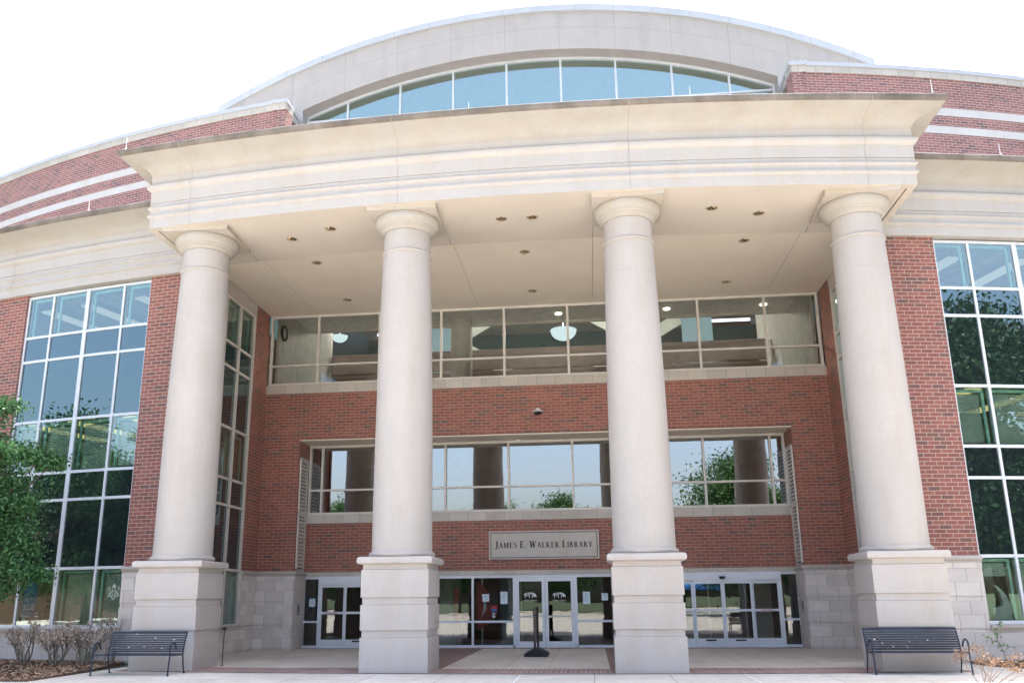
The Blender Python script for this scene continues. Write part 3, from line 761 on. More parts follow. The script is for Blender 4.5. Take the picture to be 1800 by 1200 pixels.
gab=obj('arched_gable',b,['gable','gable'],LIB,merge=False); gab['label']='broad pale stone arch rising above the portico'
# score lines
b=MB()
for x in jx:
    if abs(x)>12: continue
    lo=gz(x,RH) if abs(x)<9.13 else 12.7
    b.box(x-.010,x+.010,YG-.002,YG+.01,lo,gz(x,RG-.24))
for i in range(N):
    x0,x1=-12.5+25*i/N,-12.5+25*(i+1)/N; R=RG-.95
    b.face([(x0,YG-.0015,gz(x0,R)-.008),(x1,YG-.0015,gz(x1,R)-.008),(x1,YG-.0015,gz(x1,R)+.008),(x0,YG-.0015,gz(x0,R)+.008)])
obj('panel_joint',b,'gjoint',gab,merge=False) if 'gjoint' in M else None
M['gjoint']=simple('gable_joint',(.36,.34,.335),.9)
if not any(c.name.startswith('panel_joint') for c in gab.children): obj('panel_joint',b,'gjoint',gab,merge=False)
b=MB()
seg=[-12.62+25.24*k/80 for k in range(81)]
for i in range(80):
    x0,x1=seg[i],seg[i+1]
    f=lambda x,R:ZG+math.sqrt(R*R-x*x)
    for y0,y1,R0,R1 in ((YG-.09,YG+26,RG-.24,RG+.03),):
        b.face([(x0,y0,f(x0,R0)),(x1,y0,f(x1,R0)),(x1,y0,f(x1,R1)),(x0,y0,f(x0,R1))])
        b.face([(x0,y0,f(x0,R1)),(x1,y0,f(x1,R1)),(x1,y1,f(x1,R1)),(x0,y1,f(x0,R1))])
        b.face([(x0,y0,f(x0,R0)),(x0,YG+.02,f(x0,R0)),(x1,YG+.02,f(x1,R0)),(x1,y0,f(x1,R0))])
for sx in (-1,1): b.face([(sx*12.62,YG-.09,f(12.62,RG-.24)),(sx*12.62,YG+26,f(12.62,RG-.24)),(sx*12.62,YG+26,f(12.62,RG+.03)),(sx*12.62,YG-.09,f(12.62,RG+.03))]); b.face([(sx*12.5,YG-.09,f(12.5,RG-.24)),(sx*12.62,YG-.09,f(12.62,RG-.24)),(sx*12.62,YG+26,f(12.62,RG-.24)),(sx*12.5,YG+26,f(12.5,RG-.24))])
obj('gable_coping',b,'coping',gab,merge=False)
b=MB()
for k in range(-8,9):
    x=k*1.45+.3
    if abs(x)<12.4: b.box(x-.007,x+.007,YG-.094,YG-.088,gz(x,RG-.235),gz(x,RG+.025))
obj('coping_seam',b,'gjoint',gab,merge=False)
# clerestory window
b=MB(); yw=YG+.55
for k in range(-4,4):
    x=PP*(k+.5); b.box(x-.04,x+.04,yw,yw+.12,12.7,gz(x,RH)-.05)
for sx in (-1,1): b.box(sx*9.05,sx*9.13,yw,yw+.12,12.7,gz(9.1,RH))
b.box(-9.1,9.1,yw+.005,yw+.11,20.03,20.11)
for i in range(48):
    x0,x1=-9.1+18.2*i/48,-9.1+18.2*(i+1)/48
    for (y0) in (yw-.005,): 
        b.face([(x0,y0,gz(x0,RH)-.10),(x1,y0,gz(x1,RH)-.10),(x1,y0,gz(x1,RH)),(x0,y0,gz(x0,RH))])
        b.face([(x0,y0,gz(x0,RH)-.10),(x0,y0+.12,gz(x0,RH)-.10),(x1,y0+.12,gz(x1,RH)-.10),(x1,y0,gz(x1,RH)-.10)])
win=obj('window',b,'frame',LIB,merge=False); win['label']='arched clerestory window in the stone gable'
b=MB()
for i in range(48):
    x0,x1=-9.1+18.2*i/48,-9.1+18.2*(i+1)/48
    b.face([(x0,yw+.06,12.7),(x1,yw+.06,12.7),(x1,yw+.06,gz(x1,RH)),(x0,yw+.06,gz(x0,RH))])
obj('pane',b,'cglass',win,merge=False)
b=MB(); b.box(-11,11,6,6.2,12.9,24); 
for k in range(-4,5): b.box(k*2.1-.55,k*2.1+.55,5.9,5.99,19.5,21.6,mi=1)
obj('interior_wall',b,['int_wall','int_ceil'],LIB,merge=False)

# ------------------------------------------------------------------ interior seen through the glass
def ibox(name,m,*boxes):
    b=MB()
    for bb in boxes: b.box(*bb)
    return obj(name,b,m,LIB,merge=False,split=True)
ibox('interior_floor','int_floor',(-9.0,9.0,1.45,16,-.1,.006),(-9.0,9.0,1.5,16,3.85,4.0),(-9.0,9.0,.5,3.2,8.15,8.25))
ibox('interior_ceiling','int_ceil',(-9.0,9.0,1.45,16,3.3,3.4),(-9.0,9.0,1.5,16,7.75,7.85),(-9.1,9.1,.2,3.4,11.6,11.68),(-9.1,9.1,5.2,24,17.5,17.6))
ibox('interior_wall','int_wall',(-9.1,-9.0,.4,6.6,8.2,13.5),(9.0,9.1,.4,9,8.2,13.5),(-9.1,9.1,3.4,3.5,11.5,12.3))
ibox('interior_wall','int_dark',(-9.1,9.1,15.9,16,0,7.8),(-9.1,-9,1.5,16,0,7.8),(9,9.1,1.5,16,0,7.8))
ibox('interior_wall','teal',(-12,12,24,24.2,8,17.5),(-12.2,-12,5.4,24,8,17.5),(12,12.2,5.4,24,8,17.5))
ibox('interior_balcony','int_band',(-8.9,8.9,6.4,6.6,10.62,11.36),(-8.9,8.9,6.38,6.62,11.37,11.43),(-8.9,8.9,6.62,9,10.5,10.6))
b=MB()
for k in range(16):
    x=-8.8+k*1.17; b.box(x-.02,x+.02,3.0,3.04,8.25,9.35)
b.box(-9,9,2.99,3.05,9.33,9.38); b.box(-9,9,3.0,3.03,8.8,8.83)
obj('interior_railing',b,'steel',LIB,merge=False)
b=MB()
for x in (-3.6,3.6): b.lathe([(.40,8.2),(.40,11.6)],(x+.66 if x<0 else x,3.0,0),32)
for x in (-3.4,3.4): b.lathe([(.42,0.0),(.42,3.3)],(x,3.4,0),32); b.lathe([(.42,4.0),(.42,7.8)],(x,5.4,0),32)
obj('interior_column',b,'int_wall',LIB,smooth=True,split=True)
b=MB()
for x0,x1,z0,z1 in ((-8,-2,15.5,12.0),(-2,-8,15.5,12.0),(8,2,15.5,12.0),(0,6,16,12.5)):
    for k in range(10):
        u0,u1=k/10,(k+1)/10
        b.face([(x0+(x1-x0)*u0,14,z0+(z1-z0)*u0),(x0+(x1-x0)*u1,14,z0+(z1-z0)*u1),(x0+(x1-x0)*u1,14,z0+(z1-z0)*u1+.7),(x0+(x1-x0)*u0,14,z0+(z1-z0)*u0+.7)])
obj('interior_stair_beam',b,'blind',LIB,merge=False)
# interior daylight panels (far atrium windows)
b=MB()
for x0,x1,z0,z1 in ((-6.6,-4.6,11.6,14.4),(6.2,7.6,11.6,14.6)): b.box(x0,x1,12.0,12.1,z0,z1)
obj('atrium_window',b,emis('atrium_daylight',(.42,.62,.68),.16),LIB,merge=False,split=True)
# interior lamps
lampspots=[]
def disc_lamp(name,x,y,z,r,m,label,group,down=True):
    b=MB(); b.lathe([(0,0),(r*.6,0),(r*.62,.01),(r*1.15,.012),(r*1.15,.05),(0,.05)],(0,0,0),20)
    o=obj(name,b,m,None,merge=False); o.location=(x,y,z-.05); tag(o,label,'light',group); return o
for i,x in enumerate((-7.6,-5.2,-1.9,.7,3.3,4.6,6.6,8.0)):
    disc_lamp('ceiling_lamp',x,1.6+(i%2)*1.0,11.6,.10,'lamp','small lit lamp behind the upper window, %s'%['beside the wall clock','left of the second column','right of the second column','left of the pendant bowl','right of the third column','in the pane past the third column','above the grey window reflection','brightest one in the far right pane'][i],'ceiling lamps behind the upper window')
for i,(x,y) in enumerate(((-5.6,6.5),(-2.1,5),(-1.2,7),(-.9,5.2),(.4,6),(1.6,7.4),(2.3,5.5),(4.9,6.2))):
    o=disc_lamp('ceiling_lamp',x,y,7.75,.06,'lamp','tiny lit lamp behind the recessed window, %s'%['in the leftmost bay','beside the second column','between the second column and the dark strip','in the dark strip, lower','above the name plaque left half','above the name plaque right half','near the third column','right of the third column'][i],'ceiling lamps behind the recessed window')
for i,(x,z,lab) in enumerate(((.75,12.45,'lit pendant bowl lamp seen through the middle of the upper window'),(-8.95,12.6,'small lit pendant bowl lamp seen near the wall clock'))):
    q_=1 if i==0 else .62; b=MB(); pr=[(0,-.45*q_)]+[(q_*.55*math.sin(math.pi/2*k/8),-.45*q_*math.cos(math.pi/2*k/8)) for k in range(1,9)]; b.lathe(pr,(0,0,0),28)
    t=thing('pendant_lamp',lab,'lamp',(x,7.4,z),0,'pendant bowl lamps'); pl_=bpy.data.lights.new('pendant_glow','POINT'); pl_.energy=380 if i==0 else 120; pl_.shadow_soft_size=.4; pl_.color=(1,.97,.9); po=bpy.data.objects.new('pendant_glow',pl_); COL.objects.link(po); po.parent=t; po.location=(0,0,.35); obj('bowl',b,'bowl',t,at=(0,0,0),smooth=True)
    b=MB(); b.tube([(0,0,0),(0,0,4.9)],.02,6); b.tube([(-.56*q_,0,0),(.56*q_,0,0)],.02,6); obj('rod',b,'steel',t,at=(0,0,0),merge=False)
t=thing('wall_clock','round dark rimmed wall clock on the left wall behind the upper window','clock',(-8.98,.75,10.68))
b=MB(); c=[(0,.25*math.cos(2*math.pi*k/28),.25*math.sin(2*math.pi*k/28)) for k in range(29)]; b.tube(c,.035,8,cap=False); obj('rim',b,'ink',t,at=(.03,0,0),merge=False)
b=MB(); b.face([(.02,.24*math.cos(2*math.pi*k/28),.24*math.sin(2*math.pi*k/28)) for k in range(28)]); b.box(.025,.035,-.01,.01,0,.17); b.box(.025,.035,0,.12,-.01,.01); obj('dial',b,'int_wall',t,at=(0,0,0),merge=False)
# wing rooms
for sx in (-1,1):
    a,c=sorted((sx*ANG(9.62),sx*ANG(16.5))); Rq=RW-.45
    poly=[(sx*(9.62+6.8*k/10),YC-math.sqrt(Rq**2-(9.62+6.8*k/10)**2)) for k in range(11)]+[(sx*16.42,2.2),(sx*9.62,2.2)]
    b=MB(); w=MB(); f=MB()
    for z in (2.85,6.95,10.66): b.prism(poly,'z',z,z+.08)
    for z in (.02,4.35,8.9): f.prism(poly,'z',z,z+.08)
    w.box(sx*9.62,sx*16.4,2.2,2.3,0,10.7); w.box(sx*16.42,sx*16.5,-3.5,2.2,0,10.7); w.box(sx*9.56,sx*9.61,-1.2,2.2,0,10.7)
    obj('interior_ceiling',b,'int_ceil',LIB,merge=False,split=True); obj('interior_floor',f,'int_floor',LIB,merge=False,split=True); obj('interior_wall',w,'int_wall',LIB,merge=False,split=True)
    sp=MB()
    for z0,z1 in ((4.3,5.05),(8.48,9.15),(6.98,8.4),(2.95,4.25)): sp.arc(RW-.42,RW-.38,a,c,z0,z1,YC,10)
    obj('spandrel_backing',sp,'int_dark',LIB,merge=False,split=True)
    k=0
    for z in (6.75,10.45,2.7):
        for x in (11.4,13.4,15.0):
            if z<3 and x<13: continue
            y=YC-math.sqrt((RW-2.6)**2-x*x)
            t=thing('linear_light','lit fluorescent light strip behind the %s wing window, %s storey, %s'%('left' if sx<0 else 'right',{6.75:'middle',10.45:'top',2.7:'ground'}[z],{11.4:'nearest the portico',13.4:'in the middle',15.0:'farthest from the portico'}[x]),'light',(sx*x,y,z),sx*.25,'fluorescent strips behind the wing windows')
            bb=MB(); bb.box(-.2,.2,-1.5,1.5,0,.04); obj('lens',bb,'tube2' if z>9 else 'tube',t,at=(0,0,0),merge=False)
            bb=MB(); bb.box(-.23,.23,-1.52,1.52,.045,.1); bb.tube([(0,-1.2,.1),(0,-1.2,.2)],.01,5); bb.tube([(0,1.2,.1),(0,1.2,.2)],.01,5); obj('housing',bb,'housing',t,at=(0,0,0),merge=False)

# ------------------------------------------------------------------ storefront and doors (plane B)
YF=YB+.06
b=MB()
def fr(x0,x1,z0,z1,y0=0,y1=.10,mb=None): (mb or b).box(x0,x1,YF+y0-.05,YF+y1-.05,z0,z1)
# central storefront
fr(-3.8,3.8,2.17,2.27); fr(-3.8,-.93,0,.09); fr(1.03,3.8,0,.09)
for x in (-3.77,-2.29,2.32,3.77): fr(x-.035,x+.035,.09,2.17)
for x in (-.93,1.03): fr(x-.05,x+.05,.0,2.17)
for x0,x1 in ((-3.735,-2.325),(-2.255,-.98),(1.08,2.285),(2.355,3.735)): fr(x0,x1,.775,.84)
sf=obj('storefront',b,'door',LIB,merge=False); sf['label']='white framed glazed entrance screen between the middle columns'
b=MB()
for x0,x1 in ((-3.735,-2.325),(-2.255,-.98),(1.08,2.285),(2.355,3.735)):
    for z0,z1 in ((.09,.775),(.84,2.17)): e=rnd.uniform(-.006,.006); b.face([(x0,YF+e,z0),(x1,YF-e,z0),(x1,YF-e+.004,z1),(x0,YF+e+.004,z1)])
obj('pane',b,'dglass',sf,merge=False)
def leafdoor(x0,x1,hs,nm):
    b=MB(); w=.095
    fr(x0,x0+w,.0,2.165,-.01,.05,b); fr(x1-w,x1,.0,2.165,-.01,.05,b); fr(x0+w,x1-w,2.05,2.165,-.008,.048,b); fr(x0+w,x1-w,0.012,.20,-.008,.048,b)
    d=obj('door',b,'door',LIB,merge=False); d['label']=nm
    b=MB(); b.face([(x0+w,YF,.2),(x1-w,YF-.004,.2),(x1-w,YF,2.05),(x0+w,YF+.003,2.05)]); obj('pane',b,'dglass',d,merge=False)
    b=MB(); fr(x0+w,x1-w,.93,.985,-.05,-.015,b); hx=x1-.05 if hs>0 else x0+.05; b.tube([(hx,YF-.12,.95),(hx,YF-.12,1.18)],.012,8); b.tube([(hx,YF-.12,.97),(hx,YF-.05,.97)],.01,6); b.tube([(hx,YF-.12,1.16),(hx,YF-.05,1.16)],.01,6)
    obj('handle',b,'whitep',d,merge=False)
    return d
leafdoor(-.875,.045,1,'left leaf of the glazed double door'); leafdoor(.055,.975,-1,'right leaf of the glazed double door')
# sliding doors
def slider(sx):
    X=lambda v:sx*v
    b=MB()
    fr(X(3.84),X(7.40),2.03,2.27,-.10,.10,b); 
    for x in (7.40,7.94): fr(X(x)-.035,X(x)+.035,0,2.27,-.02,.1,b)
    fr(X(7.365),X(3.84),0,.02,-.06,.1,b)
    fr(X(7.43),X(7.91),2.19,2.268,0,.1,b); fr(X(7.43),X(7.91),0,.09,0,.1,b); fr(X(7.43),X(7.91),.80,.86,0,.1,b)
    s_=obj('storefront',b,'door',LIB,merge=False); s_['label']='automatic sliding entrance frame on the %s'%('left' if sx<0 else 'right')
    b=MB(); 
    for z0,z1 in ((.09,.8),(.86,2.19)): b.face([(X(7.43),YF,z0),(X(7.91),YF,z0),(X(7.91),YF,z1),(X(7.43),YF,z1)])
    obj('pane',b,'dglass',s_,merge=False)
    e=[3.86,4.72,5.625,6.52,7.36]
    for i in range(4):
        b=MB(); x0,x1=e[i],e[i+1]; y=-.06 if i in (1,2) else 0.0; w=.06
        for a,c,z0,z1 in ((x0,x0+w,.02,2.03),(x1-w,x1,.02,2.03),(x0+w,x1-w,1.92,2.03),(x0+w,x1-w,.02,.275),(x0+w,x1-w,1.075,1.145)): fr(X(a),X(c),z0,z1,y,y+.045,b)
        d=obj('door',b,'door',LIB,merge=False)
        b=MB(); yy=YF+y-.03
        for z0,z1 in ((.275,1.075),(1.145,1.92)): b.face([(X(x0+w),yy,z0),(X(x1-w),yy,z0),(X(x1-w),yy,z1),(X(x0+w),yy,z1)])
        obj('pane',b,'dglass',d,merge=False)
        b=MB(); xm=X((x0+x1)/2)
        if i in (1,2): b.box(xm-.16,xm+.16,yy-.026,yy-.022,.20,.245); obj('sticker',b,'ink',d,merge=False)
        else:
            for k in range(7): b.box(xm-.17+k*.05,xm-.135+k*.05,YF-.056,YF-.053,1.095,1.125)
            obj('sticker',b,'redink',d,merge=False)
    # motion sensor
    b=MB(); b.lathe([(0,-.05),(.05,-.045),(.085,-.02),(.095,.02),(.095,.04),(0,.04)],(0,0,0),18); o=obj('motion_sensor',b,'rubber',None,smooth=True); o.location=(X(5.62),YF-.2,2.10)
    tag(o,'small black motion sensor above the %s sliding doors'%('left' if sx<0 else 'right'),'sensor','motion sensors over the sliding doors')
for sx in (-1,1): slider(sx)
# lobby contents
ob=thing('red_display','tall red display panel inside the entrance glass','display',(-1.95,2.2,0)); b=MB(); b.prism([(-.35,.5),(.1,.75),(.35,1.0),(.35,1.55),(.05,1.75),(-.35,2.1)],'y',0,.05); obj('panel',b,'red',ob,at=(0,0,0),merge=False); b=MB(); b.prism([(-.2,.9),(-.02,1.2),(-.05,1.5),(-.2,1.7),(-.12,1.4),(-.15,1.1)],'y',-.01,-.005); obj('print',b,'decal',ob,at=(0,0,0),merge=False)
ob=thing('red_banner','narrow red banner standing behind the leftmost entrance pane','banner',(-2.95,1.9,0)); b=MB(); b.box(-.08,.08,0,.04,.45,1.85); obj('cloth',b,'red',ob,at=(0,0,0),merge=False); b=MB(); b.tube([(0,.06,0),(0,.06,1.9)],.012,6); b.box(-.2,.2,-.1,.15,0,.03); obj('stand',b,'steel',ob,at=(0,0,0),merge=False)
ibox('interior_wall','teal',(-1.55,-.95,2.6,3.2,0,2.2))
ibox('inner_door_frame','steel',(-2.25,-2.2,3.0,3.05,0,2.3),(-.9,-.85,3.0,3.05,0,2.3),(.9,.95,3.0,3.05,0,2.3),(2.2,2.25,3.0,3.05,0,2.3),(-3.8,3.8,3.0,3.05,2.25,2.32),(5.4,5.45,3.0,3.05,0,2.3),(6.6,6.65,3.0,3.05,0,2.3),(5.45,6.6,3.0,3.05,1.05,1.1))
ibox('interior_wall','int_wall',(6.9,7.5,3.2,3.4,0,3.3),(-5.6,-4.9,3.2,3.4,0,3.3))
# notices
def notice(x,z,w,h,lab,m='paper',lines=True,tape=False):
    t=thing('notice',lab,'notice',(x,YF-.012,z),0,'paper notices on the entrance glass')
    b=MB(); b.box(-w/2,w/2,-.004,0,-h/2,h/2); obj('sheet',b,m,t,at=(0,0,0),merge=False)
    b=MB()
    if lines:
        b.box(-.02,.02,-.007,-.005,h*.33,h*.42)
        for k in range(6): b.box(-w*.36,w*(.36-.1*(k%3)),-.007,-.005,h*.22-k*h*.1,h*.235-k*h*.1)
        obj('print',b,'tape',t,at=(0,0,0),merge=False)
    if tape:
        b=MB()
        for sx in (-1,1):
            for sz in (-1,1): b.box(sx*w*.42,sx*w*.62,-.008,-.006,sz*h*.32,sz*h*.5)
        obj('tape',b,'tape',t,at=(0,0,0),merge=False)
    return t
def PX(px,py): # photo pixel -> x,z on the glass plane
    v=fw+rt*((px-900+36.9355)/1509.1375)-up*((py-600-59.0127)/1509.1375); k=(YF-cam.matrix_world.translation.y)/v.y; p=cam.matrix_world.translation+v*k; return p.x,p.z
x,z=PX(854,1050); notice(x,z,.22,.23,'small white notice on the glass left of a black panel')
x,z=PX(886,1050); notice(x,z,.23,.38,'tall pale blue notice on the glass left of the double door')
x,z=PX(1031,1050); notice(x,z,.23,.38,'tall pale blue notice on the glass right of the double door')
x,z=PX(1063,1048); notice(x,z,.20,.22,'small white notice on the glass beside the third pedestal')
x,z=PX(549,1058.5); notice(x,z,.21,.26,'white notice held by blue tape on the left sidelight',tape=True)
x,z=PX(868,1050); t=thing('wall_panel','dark rectangular panel between two notices on the entrance glass','panel',(x,YF+.02,z)); b=MB(); b.box(-.12,.12,0,.03,-.2,.2); obj('plate',b,'int_dark',t,at=(0,0,0),merge=False)
x,z=PX(868.5,1069.5); t=thing('sticker','square pink and blue sticker on the entrance glass','sticker',(x,YF-.01,z)); b=MB(); b.box(-.09,.09,-.004,0,0,.085); obj('top',b,M['redink'],t,at=(0,0,0),merge=False); b=MB(); b.box(-.085,.085,-.004,0,-.085,-.001); obj('base',b,'blue',t,at=(0,0,0),merge=False)
x,z=PX(868,1080.5); t=thing('sticker','small white sticker with a black mark under the pink one','sticker',(x,YF-.01,z)); b=MB(); b.box(-.04,.04,-.004,0,-.07,.07); obj('sheet',b,'paper',t,at=(0,0,0),merge=False); b=MB(); b.box(-.025,.025,-.007,-.005,-.02,.03); obj('print',b,'ink',t,at=(0,0,0),merge=False)

# text
def textmb(s,size,font_align='CENTER'):
    cu=bpy.data.curves.new('t','FONT'); cu.body=s; cu.size=size; cu.align_x=font_align; cu.align_y='BOTTOM_BASELINE'
    o=bpy.data.objects.new('t',cu); COL.objects.link(o); dg=bpy.context.evaluated_depsgraph_get(); me=o.evaluated_get(dg).to_mesh()
    b=MB()
    for p in me.polygons: b.face([(me.vertices[i].co.x,0,me.vertices[i].co.y) for i in p.vertices],[(0,0)]*len(p.vertices))
    o.evaluated_get(dg).to_mesh_clear(); bpy.data.objects.remove(o); return b
for px,lab in ((932,'left'),(983,'right')):
    x,z=PX(px,1046); t=thing('door_decal','white MT emblem and lettering on the %s glazed door'%lab,'decal',(x,YF-.014,z),0,'white emblems on the double door')
    b=textmb('MT',.20); c=obj('letters',b,'decal',t,at=(-.02,0,-.07),merge=False); c.scale=(1.15,1,1)
    b=MB(); b.prism([(-.20,-.02),(-.19,.06),(-.12,.085),(-.05,.09),(.03,.10),(.11,.085),(.17,.05),(.205,-.01),(.195,-.06),(.165,-.02),(.13,-.055),(.11,-.02),(.08,.05),(0,.075),(-.08,.07),(-.14,.05)],'y',0,.003); obj('emblem',b,'decal',t,at=(0,0,0),merge=False)
    b=textmb('Walker Library',.068); c=obj('wording',b,'decal',t,at=(0,0,-.17),merge=False); c.scale=(1,1,1)
# ------------------------------------------------------------------ name plaque
PL=thing('name_plaque','stone plaque with a black border reading JAMES E. WALKER LIBRARY','sign',(.05,YB,3.20))
b=MB(); b.box(-1.79,1.79,-.06,0,-.45,.45); obj('slab',b,'signst',PL,at=(0,0,0),merge=True,bevel=.006)
b=MB()
for x0,x1,z0,z1 in ((-1.73,1.73,.385,.405),(-1.73,1.73,-.405,-.385),(-1.73,-1.71,-.385,.385),(1.71,1.73,-.385,.385)): b.box(x0,x1,-.064,-.061,z0,z1)
obj('border',b,'ink',PL,at=(0,0,0),merge=False)
b=MB()
for x in (-.56,.53): b.box(x-.004,x+.004,-.0625,-.0605,-.38,.38)
obj('joint_seal',b,'seal',PL,at=(0,0,0),merge=False)
def glyphs():
    T=.21;t=.095;sf=.07;G={}
    def stroke(x0,y0,x1,y1,w):
        return [(x0-w/2,y0),(x0+w/2,y0),(x1+w/2,y1),(x1-w/2,y1)]
    def hb(x0,x1,y,h): return [(x0,y),(x1,y),(x1,y+h),(x0,y+h)]
    def stem(x,w=T,y0=0,y1=1,top=1,bot=1,sw=.09):
        r=[stroke(x,y0,x,y1,w)]
        if top: r.append(hb(x-w/2-sw,x+w/2+sw,y1-sf,sf))
        if bot: r.append(hb(x-w/2-sw,x+w/2+sw,y0,sf))
        return r
    def bowl(cx,cy,rx,ry,w,a0=-90,a1=90,n=10):
        r=[]
        for i in range(n):
            A=R_(a0+(a1-a0)*i/n);B=R_(a0+(a1-a0)*(i+1)/n)
            wa=t+(w-t)*abs(math.cos(A));wb=t+(w-t)*abs(math.cos(B))
            r.append([(cx+(rx-wa)*math.cos(A),cy+(ry-t)*math.sin(A)),(cx+rx*math.cos(A),cy+ry*math.sin(A)),(cx+rx*math.cos(B),cy+ry*math.sin(B)),(cx+(rx-wb)*math.cos(B),cy+(ry-t)*math.sin(B))])
        return r
    G['I']=(.44,stem(.22))
    G['L']=(.72,stem(.2)+[hb(.2,.66,0,sf),[(.58,0),(.68,0),(.68,.26),(.65,.26)]])
    G['E']=(.74,stem(.2)+[hb(.2,.64,0,sf),hb(.2,.62,1-sf,sf),hb(.2,.5,.5,sf),[(.58,0),(.68,0),(.68,.26),(.65,.26)],[(.56,1),(.66,1),(.66,.76),(.63,.76)],[(.48,.38),(.52,.38),(.52,.66),(.48,.66)]])
    G['J']=(.52,[stroke(.3,.08,.3,1,T),hb(.12,.48,1-sf,sf),[(.385,.1),(.215,.1),(.12,-.1),(.0,-.16),(.02,-.21),(.2,-.19),(.34,-.06)],[(-.04,-.2),(.08,-.2),(.08,-.08),(-.02,-.08)]])
    G['A']=(.86,[stroke(.12,0,.42,1,t),stroke(.7,0,.42,1,T),hb(.2,.62,.32,sf),hb(.02,.26,0,sf),hb(.54,.84,0,sf)])
    G['W']=(1.2,[stroke(.18,1,.38,0,T),stroke(.38,0,.6,1,t),stroke(.58,1,.8,0,T),stroke(.8,0,1.02,1,t),hb(.02,.34,1-sf,sf),hb(.9,1.14,1-sf,sf),hb(.48,.7,1-sf,sf)])
    G['M']=(1.05,stem(.16,t)+[stroke(.2,1,.5,.05,T),stroke(.5,.05,.82,1,t)]+stem(.86,T))
    G['K']=(.88,stem(.2)+[stroke(.26,.42,.66,1,t),stroke(.70,0,.38,.58,T),hb(.54,.8,1-sf,sf),hb(.56,.88,0,sf)])
    G['R']=(.84,stem(.2)+bowl(.3,.74,.36,.26,.15)+[hb(.2,.34,1-t,t),hb(.2,.34,.48,t),stroke(.68,0,.42,.5,T),hb(.58,.84,0,sf)])
    G['B']=(.76,stem(.2)+bowl(.3,.76,.32,.24,.15)+bowl(.3,.27,.38,.27,.16)+[hb(.2,.32,1-t,t),hb(.2,.32,.52-t/2,t),hb(.2,.32,0,t)])
    G['Y']=(.86,[stroke(.2,1,.44,.45,T),stroke(.7,1,.46,.45,t),stroke(.44,0,.44,.48,T),hb(.02,.36,1-sf,sf),hb(.56,.84,1-sf,sf),hb(.28,.6,0,sf)])
    pts=[(.56,.84),(.46,.95),(.3,.96),(.17,.86),(.16,.72),(.28,.6),(.45,.48),(.57,.36),(.57,.18),(.44,.05),(.27,.04),(.13,.15)]
    ws=[.06,.07,.09,.13,.16,.18,.18,.17,.14,.1,.08,.06]; r=[]
    for i in range(len(pts)-1):
        (x0,y0),(x1,y1)=pts[i],pts[i+1]; d=math.hypot(x1-x0,y1-y0); nx,ny=-(y1-y0)/d,(x1-x0)/d; e=.15
        X0,Y0,X1,Y1=x0-(x1-x0)*e,y0-(y1-y0)*e,x1+(x1-x0)*e,y1+(y1-y0)*e
        r.append([(X0+nx*ws[i]/2,Y0+ny*ws[i]/2),(X0-nx*ws[i]/2,Y0-ny*ws[i]/2),(X1-nx*ws[i+1]/2,Y1-ny*ws[i+1]/2),(X1+nx*ws[i+1]/2,Y1+ny*ws[i+1]/2)])
    r.append([(.52,.7),(.58,.7),(.58,.98),(.54,.98)]); r.append([(.1,.02),(.14,.02),(.16,.32),(.1,.32)])
    G['S']=(.72,r); G['.']=(.34,[[(.08,0),(.24,0),(.24,.16),(.08,.16)]])
    return G
G=glyphs(); b=MB(); x=0; words=['JAMES','E.','WALKER','LIBRARY']; sm=.80; items=[]
for wd in words:
    for i,ch in enumerate(wd):
        s_=1 if i==0 else sm; w,polys=G[ch]; items.append((x,s_,polys)); x+=w*s_+.09
    x+=.36
tot=x-.45; sc=3.16/tot; H=.215; sx_=sc
for x0,s_,polys in items:
    for k,pl in enumerate(polys): b.face([((x0+px*s_)*sx_-1.58,-.0615-.0004*(k%4),py*s_*H-.09) for px,py in pl],[(0,0)]*len(pl))
obj('lettering',b,'ink',PL,at=(0,0,0),merge=False)

# ------------------------------------------------------------------ fixtures
def downlight(x,y,z,lab):
    t=thing('recessed_downlight',lab,'ceiling light',(x,y,z),0,'recessed downlights in the portico ceiling')
    b=MB(); b.lathe([(.120,.02),(.120,-.004),(.128,-.010),(.150,-.010),(.156,-.002),(.156,.001)],(0,0,0),32); obj('rim',b,'chromed',t,at=(0,0,0),smooth=True)
    b=MB(); b.lathe([(.1205,.0),(.112,.06),(.095,.12),(.07,.16),(0,.165)],(0,0,0),32); obj('reflector',b,'chrome',t,at=(0,0,0),smooth=True)
    b=MB(); b.lathe([(0,.05),(.03,.055),(.04,.09),(.04,.16)],(0,0,0),16); obj('bulb',b,'whitep',t,at=(0,0,0),smooth=True)
nm=['outer one in the front beam between the first and second columns','inner one in the front beam between the first and second columns','left one of the close pair in the front beam','right one of the close pair in the front beam','inner one in the front beam between the third and fourth columns','outer one in the front beam between the third and fourth columns']
for (x,y),n_ in zip(LB,nm): downlight(x,y,10.895,'recessed round downlight, '+n_)
nm=['in the left bay of the ceiling, nearer the beam','in the middle bay of the ceiling, nearer the beam','in the right bay of the ceiling, nearer the beam','in the left bay of the ceiling, nearer the wall','in the middle bay of the ceiling, nearer the wall','in the right bay of the ceiling, nearer the wall']
for (x,y),n_ in zip(LC,nm): downlight(x,y,11.075,'recessed round downlight '+n_)
t=thing('wall_camera','small white dome camera fixed to the brick above the recessed window','camera',(.03,0,7.38))
b=MB(); b.lathe([(0,.1),(.06,.09),(.08,.05),(.1,.03),(.19,.0),(.20,-.03),(.12,-.05)],(0,-.2,0),24); obj('hood',b,'whitep',t,at=(0,0,0),smooth=True)
b=MB(); b.lathe([(.13,-.05),(.12,-.09),(.07,-.12),(0,-.13)],(0,-.2,0),24); obj('dome',b,'rubber',t,at=(0,0,0),smooth=True)
b=MB(); b.box(-.04,.04,-.2,0,.0,.07); obj('bracket',b,'whitep',t,at=(0,0,0),merge=False)
